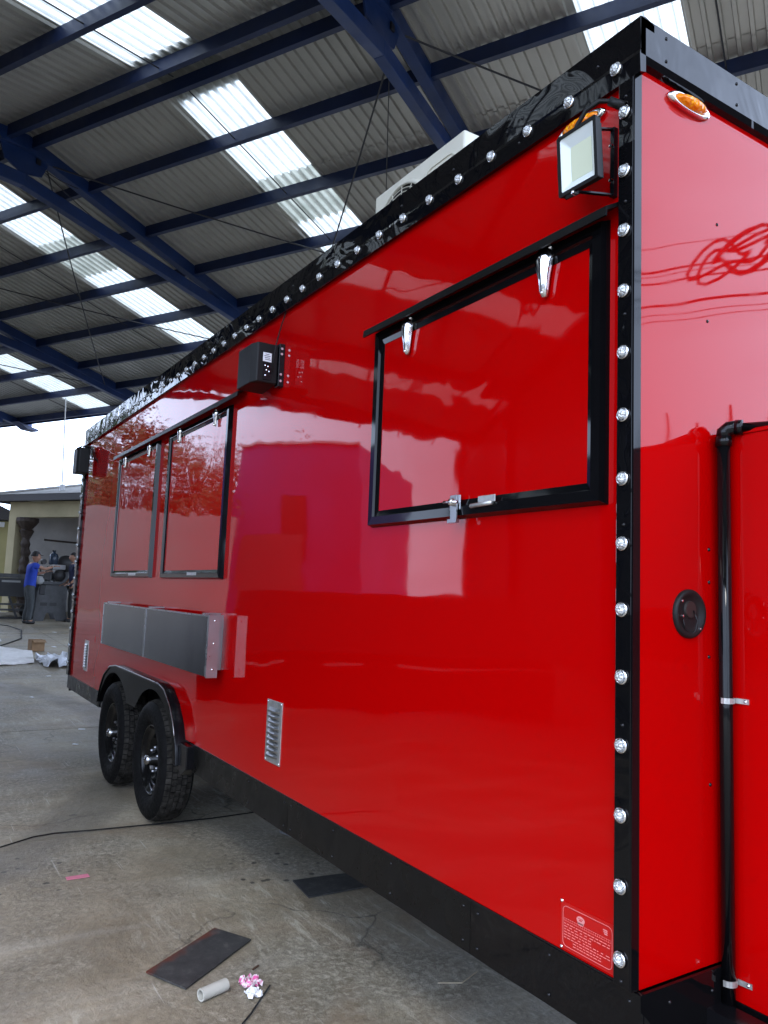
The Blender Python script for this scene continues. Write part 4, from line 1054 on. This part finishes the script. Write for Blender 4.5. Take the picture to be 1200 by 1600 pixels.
ob('control_panel', MB().prism([(XM - .1, -1.70, 1.45), (XM - .1, -1.84, 1.42), (XM - .1, -1.92, 1.72), (XM - .1, -1.78, 1.75)], (.05, 0, 0)), DMET, mc)
ob('gearbox', MB().box(XM - .02, XM + .2, -1.80, -1.66, 1.05, 1.30), DMET, mc, bev=.02)
ob('jack_screw', MB().tube([(XM + .1, -1.74, .85), (XM + .1, -1.74, 1.35)], .03, 10), GMET, mc)
ob('cylinder_tank', MB().lathe([(.0, -.02), (.08, -.01), (.105, .03), (.105, .55), (.08, .6), (.0, .62)], (XM - .1, -1.64, 1.40), 'x', 18), LMET, mc, smooth=True)
ob('hose', MB().tube([(XM, -1.66, 1.6), (XM - .05, -1.62, 1.75), (XM - .02, -1.55, 1.80), (XM + .03, -1.60, 1.92)], .014, 6), DMET, mc, smooth=True)
ob('chuck', MB().lathe([(.0, -.05), (.06, -.05), (.07, .0), (.07, .08), (.0, .1)], (XM - .05, -1.70, 1.86), 'x', 14), DMET, mc)
JUG = mat('dark blue jug plastic', (.02, .035, .06), .25)
jg = thing('water_jug', 'dark blue water jug standing on top of the grey machine', 'jug', (19.6, -1.81, 1.80))
ob('jug_body', MB().lathe([(.0, 1.802), (.10, 1.802), (.112, 1.82), (.112, 2.0), (.09, 2.06), (.04, 2.09), (.035, 2.13), (.0, 2.13)], (XM + .14, -1.95, 0), 'z', 20), JUG, jg, smooth=True)
ob('jug_cap', MB().lathe([(.045, 2.131), (.045, 2.16), (.0, 2.16)], (XM + .14, -1.95, 0), 'z', 14), DMET, jg)
bg_ = thing('grinding_wheel_guard', 'dark rounded wheel guard behind the machine beside the second man', 'machine', (20.2, -2.25, .4))
ob('guard', MB().lathe([(.0, .0), (.20, .0), (.22, .03), (.22, .22), (.0, .24)], (20.2, -2.36, 1.85), 'x', 24), DMET, bg_, smooth=True)
ob('pedestal', MB().box(20.25, 20.45, -2.46, -2.26, .42, 1.7), GMET, bg_, bev=.02)
# flatbed trailer frame at the left
fbd = thing('flatbed_trailer', 'dark grey flatbed trailer frame parked at the left edge of the yard', 'trailer', (21, -1.2, .42))
ob('deck', MB().box(20.6, 22.2, -2.0, .9, 1.44, 1.54), GMET, fbd); ob('side_board', MB().box(20.58, 20.62, -2.0, .9, .96, 1.43), vary(mat('charcoal board', (.035, .037, .04), .5), (.035, .037, .04), .2, 4), fbd)
ob('rub_rail', MB().box(20.53, 20.57, -1.36, -.93, 1.32, 1.37), LMET, fbd)
for z in (.60, .74): ob('frame_bar', MB().box(20.6, 20.66, -2.0, .9, z, z + .05), GMET, fbd)
for y in (-1.85, -1.35, -.95, -.2): ob('frame_leg', MB().bar((20.63, y, .43), (20.63, y + .22, .96), .05, .05), LMET if y == -.95 else GMET, fbd)
for y in (-1.6, -.5, .4): 
    ob('wheel', MB().lathe([(.0, -.02), (.14, -.02), (.17, .02), (.17, .14), (.0, .14)], (20.9, y, .42 + .17), 'x', 20), DMET, fbd, smooth=True)
    ob('axle_stub', MB().tube([(20.95, y, .60), (21.9, y, .60)], .03, 8), DMET, fbd)
o = ob('steel_offcuts', MB().bar((20.1, -.4, .45), (20.2, -1.7, .45), .06, .03).bar((19.9, -.5, .43), (20.1, -1.5, .44), .04, .03), DMET); tag(o, 'pair of dark steel bars on the ground in front of the flatbed frame', 'steel bars')

# ------------------------------------------------------------------ people
SKIN = mat('skin', (.36, .19, .12), .55); HAIR = mat('dark hair', (.012, .01, .009), .6)
def skinned(name, joints, edges, m, parent, root=0, sub=2):
    me = bpy.data.meshes.new(name); me.from_pydata([j[0] for j in joints], edges, [])
    o = bpy.data.objects.new(name, me); C.objects.link(o); o.parent = parent
    me.materials.append(m)
    s = o.modifiers.new('skin', 'SKIN'); s.use_smooth_shade = True
    sv = me.skin_vertices[0].data if len(me.skin_vertices) else None
    if sv is None:
        bm = bmesh.new(); bm.from_mesh(me); bm.verts.layers.skin.verify(); bm.to_mesh(me); bm.free(); sv = me.skin_vertices[0].data
    for i, j in enumerate(joints):
        r = j[1]; sv[i].radius = (r, r) if not isinstance(r, tuple) else r
        sv[i].use_root = (i == root)
    q = o.modifiers.new('sub', 'SUBSURF'); q.levels = sub; q.render_levels = sub
    return o
def head(parent, c, face, scale=1.):
    """head with brow, nose, chin, ears; face = yaw direction it looks at"""
    bm = bmesh.new(); bmesh.ops.create_uvsphere(bm, u_segments=24, v_segments=18, radius=1)
    for v in bm.verts:
        x, y, z = v.co
        nx, ny, nz_ = x * .096, y * .075, z * .118
        if z < 0: nx *= 1 - .18 * (-z); ny *= 1 - .35 * (-z)
        if x > .75 and -.35 < z < .15 and abs(y) < .28: nx += .022 * (1 - abs(y) / .28) * (1 - abs(z + .1) / .4)
        if x > .6 and .12 < z < .3 and abs(y) > .2: nx -= .008
        if x > .6 and -.62 < z < -.45 and abs(y) < .35: nx += .006
        if abs(y) > .93 and abs(z) < .25: ny *= 1.16
        v.co = (nx, ny, nz_)
    me = bpy.data.meshes.new('head'); bm.to_mesh(me); bm.free(); me.shade_smooth(); me.materials.append(SKIN)
    o = bpy.data.objects.new('head', me); C.objects.link(o); o.parent = parent; o.location = c; o.rotation_euler = (0, 0, face); o.scale = (scale,) * 3
    return o
def cap_hair(parent, c, face, m, name, k=1.06, cut=-.1, brim=False):
    bm = bmesh.new(); bmesh.ops.create_uvsphere(bm, u_segments=24, v_segments=16, radius=1)
    bmesh.ops.delete(bm, geom=[v for v in bm.verts if v.co.z < (cut if v.co.x < .3 else .28)], context='VERTS')
    for v in bm.verts: v.co = Vector((v.co.x * .100 * k, v.co.y * .081 * k, v.co.z * .124 * k))
    if brim:
        q = [bm.verts.new(p) for p in ((.085, -.06, .045), (.165, -.035, .03), (.165, .035, .03), (.085, .06, .045))]; bm.faces.new(q)
    me = bpy.data.meshes.new(name); bm.to_mesh(me); bm.free(); me.shade_smooth(); me.materials.append(m)
    o = bpy.data.objects.new(name, me); C.objects.link(o); o.parent = parent; o.location = c; o.rotation_euler = (0, 0, face)
    s = o.modifiers.new('thick', 'SOLIDIFY'); s.thickness = .006; return o
def hand(parent, wrist, d, m=SKIN, side=1):
    d = Vector(d).normalized(); sdv = d.cross(Vector((0, 0, 1))).normalized(); dn = sdv.cross(d)
    J = [(tuple(wrist), .026), (tuple(Vector(wrist) + d * .05), (.036, .018)), (tuple(Vector(wrist) + d * .085), (.038, .016))]
    E = [(0, 1), (1, 2)]
    for k, (off, L) in enumerate(((-.03, .062), (-.010, .075), (.010, .07), (.03, .055))):
        b = Vector(wrist) + d * .085 + sdv * off; i = len(J)
        J += [(tuple(b + d * .02), .0085), (tuple(b + d * (.02 + L * .5) - dn * .008), .008), (tuple(b + d * (.02 + L * .85) - dn * .028), .0065)]; E += [(2, i), (i, i + 1), (i + 1, i + 2)]
    b = Vector(wrist) + d * .03; i = len(J)
    J += [(tuple(b + sdv * side * .035 + d * .01), .011), (tuple(b + sdv * side * .052 + d * .045), .009)]; E += [(1, i), (i, i + 1)]
    return skinned('hand', J, E, m, parent, 0, 1)
# man in blue: faces the machine (towards -Y, slightly +X), right arm stretched forward
GY = g(18.6)
p1 = thing('person', 'person in a bright blue T-shirt and dark cap reaching towards the machine', 'person', (18.6, -1.32, GY))
FA = math.radians(-82)                    # facing direction
def loc(fx, sy, z): # forward, left, up -> local
    return (fx * math.cos(FA) - sy * math.sin(FA), fx * math.sin(FA) + sy * math.cos(FA), z)
JEAN = vary(mat('dark grey jeans', (.045, .052, .055), .8), (.045, .052, .055), .25, 14)
TEE = vary(mat('blue cotton', (.012, .045, .36), .8), (.012, .045, .36), .15, 8)
SHOE = mat('black shoe', (.015, .015, .016), .6)
# body: one continuous figure (skin), clothes as close shells
bj = [(loc(0, 0, .86), .11), (loc(.01, 0, 1.05), .115), (loc(.02, 0, 1.22), .12), (loc(.03, 0, 1.36), .085), (loc(.05, 0, 1.44), .048),
      (loc(.0, .09, .82), .085), (loc(.04, .11, .46), .055), (loc(-.04, .13, .09), .038), (loc(.08, .14, .04), .033),
      (loc(.0, -.09, .82), .085), (loc(.03, -.11, .46), .055), (loc(-.02, -.14, .09), .038), (loc(.10, -.15, .04), .033),
      (loc(.03, .17, 1.36), .05), (loc(.16, .20, 1.16), .038), (loc(.36, .10, 1.22), .028),
      (loc(.03, -.17, 1.36), .05), (loc(.25, -.19, 1.28), .038), (loc(.46, -.12, 1.36), .028)]
be = [(0, 1), (1, 2), (2, 3), (3, 4), (0, 5), (5, 6), (6, 7), (7, 8), (0, 9), (9, 10), (10, 11), (11, 12), (3, 13), (13, 14), (14, 15), (3, 16), (16, 17), (17, 18)]
skinned('body', bj, be, SKIN, p1)
skinned('tshirt', [(loc(-.005, 0, .80), (.160, .142)), (loc(-.005, 0, .90), (.165, .145)), (loc(.005, 0, 1.05), (.165, .14)), (loc(.015, 0, 1.22), (.175, .14)), (loc(.025, 0, 1.35), (.13, .10)), (loc(.03, .17, 1.355), .082), (loc(.10, .20, 1.24), .068), (loc(.03, -.17, 1.355), .082), (loc(.14, -.19, 1.315), .068)],
        [(0, 1), (1, 2), (2, 3), (3, 4), (4, 5), (5, 6), (4, 7), (7, 8)], TEE, p1)
skinned('trousers', [(loc(-.01, 0, .99), (.135, .12)), (loc(-.01, 0, .86), (.142, .128)), (loc(-.01, .085, .78), .105), (loc(.04, .11, .46), .078), (loc(-.03, .13, .06), .070), (loc(-.01, -.085, .78), .105), (loc(.03, -.11, .46), .078), (loc(-.01, -.14, .06), .070)],
        [(0, 1), (1, 2), (2, 3), (3, 4), (1, 5), (5, 6), (6, 7)], JEAN, p1)
for s_ in (1, -1):
    skinned('shoe', [(loc(-.07, s_ * .135, .05), .048), (loc(.04, s_ * .14, .045), .05), (loc(.14, s_ * .15, .035), .038)], [(0, 1), (1, 2)], SHOE, p1, 0, 1)
head(p1, loc(.09, 0, 1.555), FA, 1.0); cap_hair(p1, loc(.075, 0, 1.575), FA, HAIR, 'cap', 1.10, -.05, True)
gl = MB(); 
for s_ in (-1, 1): gl.lathe([(.0, .004), (.018, .003), (.02, 0)], (0, 0, 0), 'x', 12); 
gl = MB().box(-.012, .004, -.05, -.008, -.012, .012).box(-.012, .004, .008, .05, -.012, .012)
me = mesh('goggles', gl, CHR); q = bpy.data.objects.new('goggles', me); C.objects.link(q); q.parent = p1; q.location = loc(.16, 0, 1.66); q.rotation_euler = (0, -.5, FA)
hand(p1, loc(.46, -.12, 1.36), loc(1, .1, .1), SKIN, 1); hand(p1, loc(.36, .10, 1.22), loc(1, -.2, .3), SKIN, -1)
# second man, mostly behind the trailer corner, faces the first
p2 = thing('person', 'person in a dark navy shirt and black trousers half hidden behind the trailer corner', 'person', (19.25, -2.42, g(19.25)))
FA = math.radians(98)
NAVY = vary(mat('navy cotton', (.008, .012, .045), .8), (.008, .012, .045), .2, 8)
skinned('body', bj_ := [(loc(0, 0, .90), .11), (loc(.01, 0, 1.08), .115), (loc(.02, 0, 1.27), .12), (loc(.03, 0, 1.40), .085), (loc(.04, 0, 1.48), .048),
      (loc(.0, .09, .85), .085), (loc(.02, .10, .48), .055), (loc(-.02, .11, .09), .038), (loc(.10, .12, .04), .033),
      (loc(.0, -.09, .85), .085), (loc(.02, -.10, .48), .055), (loc(-.02, -.11, .09), .038), (loc(.10, -.12, .04), .033),
      (loc(.02, .18, 1.40), .05), (loc(.0, .23, 1.12), .038), (loc(.16, .20, .95), .028), (loc(.02, -.18, 1.40), .05), (loc(.0, -.23, 1.12), .038), (loc(.14, -.2, .95), .028)], be, SKIN, p2)
skinned('shirt', [(loc(-.005, 0, .84), (.155, .135)), (loc(-.005, 0, .94), (.16, .135)), (loc(.005, 0, 1.10), (.16, .14)), (loc(.015, 0, 1.26), (.175, .14)), (loc(.02, 0, 1.39), (.13, .10)), (loc(.02, .18, 1.395), .08), (loc(.01, .22, 1.20), .065), (loc(.02, -.18, 1.395), .08), (loc(.01, -.22, 1.2), .065)],
        [(0, 1), (1, 2), (2, 3), (3, 4), (4, 5), (5, 6), (4, 7), (7, 8)], NAVY, p2)
skinned('trousers', [(loc(-.01, 0, .91), (.14, .125)), (loc(-.01, .085, .81), .10), (loc(.02, .10, .48), .076), (loc(-.01, .11, .06), .066), (loc(-.01, -.085, .81), .10), (loc(.02, -.10, .48), .076), (loc(-.01, -.11, .06), .066)],
        [(0, 1), (1, 2), (2, 3), (0, 4), (4, 5), (5, 6)], SHOE, p2)
for s_ in (1, -1):
    skinned('shoe', [(loc(-.06, s_ * .11, .05), .046), (loc(.05, s_ * .115, .045), .048), (loc(.15, s_ * .12, .035), .036)], [(0, 1), (1, 2)], SHOE, p2, 0, 1)
head(p2, loc(.07, 0, 1.595), FA, .98); cap_hair(p2, loc(.06, 0, 1.605), FA, HAIR, 'hair', 1.03, -.2)
hand(p2, loc(.16, .20, .95), loc(1, 0, -.3), SKIN, -1); hand(p2, loc(.14, -.20, .95), loc(1, 0, -.3), SKIN, 1)

# added unseen flatbed shape: keeps bright ground out of the side reflections
lf = thing('reflection_blocker', 'made-up black flatbed with stacked dark slabs, out of view, added to darken the reflections', 'trailer', (7.2, 3.9, 0))
L0, L1 = Vector((8.1, 1.95, 0)), Vector((5.6, 5.2, 0)); Ld = (L1 - L0).normalized(); Ln = Vector((-Ld.y, Ld.x, 0)); Ln = Ln if Ln.x > 0 else -Ln
def lbox(a0, a1, b0, b1, z0, z1):
    q = [L0 + Ld * a + Ln * b for a, b in ((a0, b0), (a1, b0), (a1, b1), (a0, b1))]; return MB().hexa([v + Vector((0, 0, z0)) for v in q], [v + Vector((0, 0, z1)) for v in q])
ob('deck', lbox(0, 4.1, 0, 1.8, .52, .62), SBLK, lf)
for k in range(7): ob('blocker_layer', lbox(.2 + .03 * k, 3.9 - .05 * (k % 3), .1 + .02 * (k % 2), 1.7, .625 + .108 * k, .725 + .108 * k), DMET, lf)
for a in (1.2, 2.1):
    c_ = L0 + Ld * a - Ln * .02
    q = MB().lathe([(.0, -.02), (.22, -.02), (.30, .02), (.30, .18), (.0, .18)], (0, 0, 0), 'y', 24); Rm = Matrix.Rotation(math.atan2(Ld.y, Ld.x), 3, 'Z'); q.v = [Rm @ v + c_ + Vector((0, 0, .30)) for v in q.v]; ob('wheel', q, TYRE, lf, smooth=True)
ob('blocker_skirt', lbox(0, 4.1, -.34, -.30, .06, .519), SBLK, lf)  # added board hiding the wheels so the reflection stays evenly dark

# ------------------------------------------------------------------ surroundings that show in the gloss
MIR = Vector((CAM.x, -CAM.y, 0))
LILAC = vary(mat('violet render', (.13, .06, .22), .7), (.13, .06, .22), .2, .5)
lb = thing('violet_hall', 'tall violet rendered hall standing across the yard', 'building', (28, 13, .48))
ca = math.radians(21.1), math.radians(30.4)
A0 = MIR + 33 * Vector((math.cos(ca[0]), math.sin(ca[0]), 0)); B0 = MIR + 31 * Vector((math.cos(ca[1]), math.sin(ca[1]), 0)); dv = (B0 - A0).normalized(); nv = Vector((dv.y, -dv.x, 0))
if nv.dot(A0 - MIR) < 0: nv = -nv
mb = MB().hexa([A0, B0, B0 + nv * 9, A0 + nv * 9], [p + Vector((0, 0, 7.3)) for p in (A0, B0, B0 + nv * 9, A0 + nv * 9)]); ob('wall', mb, LILAC, lb)
mb = MB(); mb.bar(A0 + Vector((0, 0, 7.34)) - nv * .05, B0 + Vector((0, 0, 7.34)) - nv * .05, .3, .1); ob('coping', mb, GREYW, lb)
for t in (.5,):
    p = A0.lerp(B0, t) - nv * .06; mb = MB(); mb.bar(p + Vector((0, 0, 2.6)), p + Vector((0, 0, 5.2)), 1.3, .04, tuple(nv)); fr = ob('window', mb, DMET, lb)
p = A0.lerp(B0, .35) - nv * .08; mb = MB(); mb.bar(p + Vector((0, 0, .5)), p + Vector((0, 0, 3.6)), 2.6, .06, tuple(nv)); ob('gate', mb, GMET, lb)
WALLM = vary(mat('pale yard wall', (.40, .36, .34), .8), (.40, .36, .34), .12, .5)
yw = ob('yard_wall', MB().hexa([(27.5, 3.0, .4), (26.9, 9.6, .4), (27.2, 9.6, .4), (27.8, 3.0, .4)], [(27.5, 3.0, 4.1), (26.9, 9.6, 4.1), (27.2, 9.6, 4.1), (27.8, 3.0, 4.1)]), WALLM)
tag(yw, 'pale rendered yard wall with trees rising behind it', 'wall')
# dark neighbouring wall and posts in front of the trailer, wires above
DW = vary(mat('dark block wall', (.035, .03, .028), .85), (.035, .03, .028), .2, 1)
D1 = Vector((math.cos(math.radians(-127)), math.sin(math.radians(-127)), 0)); D1m = Vector((0, 0, 0)) + D1 * 12; DP = Vector((-D1.y, D1.x, 0))
fwl = ob('block_wall', MB().hexa([D1m - DP * 16, D1m + DP * 14, D1m + DP * 14 + D1 * .2, D1m - DP * 16 + D1 * .2], [D1m - DP * 16 + Vector((0, 0, 5.2)), D1m + DP * 14 + Vector((0, 0, 2.9)), D1m + DP * 14 + D1 * .2 + Vector((0, 0, 2.9)), D1m - DP * 16 + D1 * .2 + Vector((0, 0, 5.2))]), DW)
tag(fwl, 'dark unfinished block wall in front of the trailer nose', 'wall')
for k in range(16):
    t = -3.6 + k * .52; p = D1m + DP * t + D1 * .1; zt = 5.2 + (t + 16) / 30 * -2.3
    o = ob('rebar_post', MB().tube([p + Vector((0, 0, zt - .2)), p + Vector((random.uniform(-.05, .05), 0, zt + random.uniform(.25, .9)))], .022, 5), ROD)
    tag(o, 'upright reinforcing bar standing out of the dark block wall', 'post', 'reinforcing bars on the block wall')
for k in range(9):
    z0 = (5.3, 5.75, 6.0, 6.2, 6.45, 6.65, 6.85, 7.1, 7.45)[k]; pts = []
    for i in range(17):
        t = i / 16; q = D1 * (9.2 + .25 * k) + DP * (-14 + 28 * t); pts.append(q + Vector((0, 0, z0 - 1.1 * 4 * t * (1 - t) * (.3 + .35 * (k % 3)) + .6 - .25 * t * (k % 2))))
    o = ob('overhead_wire', MB().tube(pts, .007 + .010 * (k % 4 == 0), 5), ROD); tag(o, 'one of the dark overhead wires sagging across the street before the trailer', 'wire', 'overhead wires before the trailer')
ap = thing('utility_pole', 'grey utility pole carrying the overhead wires in the street', 'pole', D1 * 10 - DP * 14)
for sg in (-1,):
    b = D1 * 10 + DP * 14 * sg; ob('pole_shaft', MB().tube([b, b + Vector((0, 0, 9))], [.16, .11], 12), GREYW, ap); ob('cross_arm', MB().bar(b + D1 * -1 + Vector((0, 0, 7.9)), b + D1 * 1.6 + Vector((0, 0, 7.9)), .1, .1), GREYW, ap)
coil = []
for k in range(80):
    a = k / 80 * 2 * PI * 4.3; r = .34 + .13 * math.sin(a * 1.31); coil.append(D1 * 9.3 + DP * (.85 + r * 1.15 * math.cos(a) + .1 * math.sin(a * .37)) + Vector((0, 0, 6.2 + r * .66 * math.sin(a + .5) + .09 * math.sin(2.3 * a))))
o = ob('cable_coil', MB().tube(coil, .026, 5), ROD); tag(o, 'tangled coil of spare cable hanging on the overhead wires', 'cable coil')

# trees behind the yard wall
LEAF = mat('leaf', (.07, .10, .03), .7); f = noise_fac(LEAF, coords(LEAF), 1.2, 3); lk(LEAF, ramp(LEAF, f, [(.3, (.035, .055, .014)), (.7, (.13, .15, .05))]), bsdf(LEAF).inputs['Base Color'])
BARK = mat('bark', (.09, .07, .05), .9)
def crown_mesh(seed, hgt, rad, n):
    rd = random.Random(seed); mb = MB(); cl = []
    for k in range(26):
        z = hgt * rd.uniform(.30, 1.0); rr_ = rad * (1 - abs(z / hgt - .6) * 1.1) * rd.uniform(.3, 1.0); a = rd.uniform(0, 2 * PI); cl.append((Vector((rr_ * math.cos(a), rr_ * math.sin(a), z)), rd.uniform(.5, 1.1)))
    for i in range(n):
        c_, r_ = rd.choice(cl); d = Vector((rd.gauss(0, .5), rd.gauss(0, .5), rd.gauss(0, .45))) * r_; p = c_ + d
        s_ = rd.uniform(.06, .14); u_ = Vector((rd.gauss(0, 1), rd.gauss(0, 1), rd.gauss(0, 1))).normalized(); v_ = u_.orthogonal().normalized()
        b = len(mb.v); mb.v += [p - u_ * s_, p + v_ * s_ * .5, p + u_ * s_, p - v_ * s_ * .5]; mb.f.append((b, b + 1, b + 2, b + 3))
    return mb, cl
protos = []
for sd_, hg, rd_ in ((11, 7.4, 2.4), (12, 8.6, 2.2), (13, 6.4, 2.6)):
    cmb, cl = crown_mesh(sd_, hg, rd_, 4200)
    me = bpy.data.meshes.new('crown'); me.from_pydata([tuple(q) for q in cmb.v], [], cmb.f); me.materials.append(LEAF)
    tm = MB(); tm.tube([(0, 0, -.1), (.05, .02, hg * .35), (-.05, .08, hg * .65), (0, 0, hg * .9)], [.2, .15, .09, .03], 8)
    for c_, r_ in cl[:9]: tm.tube([Vector((0, .03, hg * .33)), (Vector((0, 0, hg * .4)) + c_) / 2, c_], [.07, .045, .015], 6)
    protos.append((me, mesh('trunk', tm, BARK, True)))
tl = ['slender tree with a broken crown', 'tall loose-crowned tree', 'low spreading tree']
for k, (az, dist, pr, sc) in enumerate(((10.5, 33, 0, 1.0), (12.4, 34, 1, 1.0), (14.0, 33, 0, .95), (15.4, 34.5, 1, .9), (17.0, 33.5, 2, 1.05), (18.6, 34, 0, .9), (20.2, 36, 2, 1.0), (22.5, 47, 2, 1.25), (25.5, 47, 0, 1.2), (28.5, 47, 2, 1.2))):
    p = MIR + dist * Vector((math.cos(math.radians(az)), math.sin(math.radians(az)), 0)); p.z = .47
    t = thing('yard_tree', tl[pr] + ', ' + ('nearest the porch building', 'second from the porch building', 'third from the porch building', 'before the middle of the wall', 'at the middle of the wall', 'near the violet hall', 'touching the violet hall', 'seen over the left of the violet hall', 'seen over the middle of the violet hall', 'seen over the right of the violet hall')[k], 'tree', p, 'trees behind the yard wall'); t.rotation_euler = (0, 0, k * 1.3); t.scale = (sc,) * 3
    for nme, me in (('crown', protos[pr][0]), ('trunk', protos[pr][1])):
        q = bpy.data.objects.new(nme, me); C.objects.link(q); q.parent = t
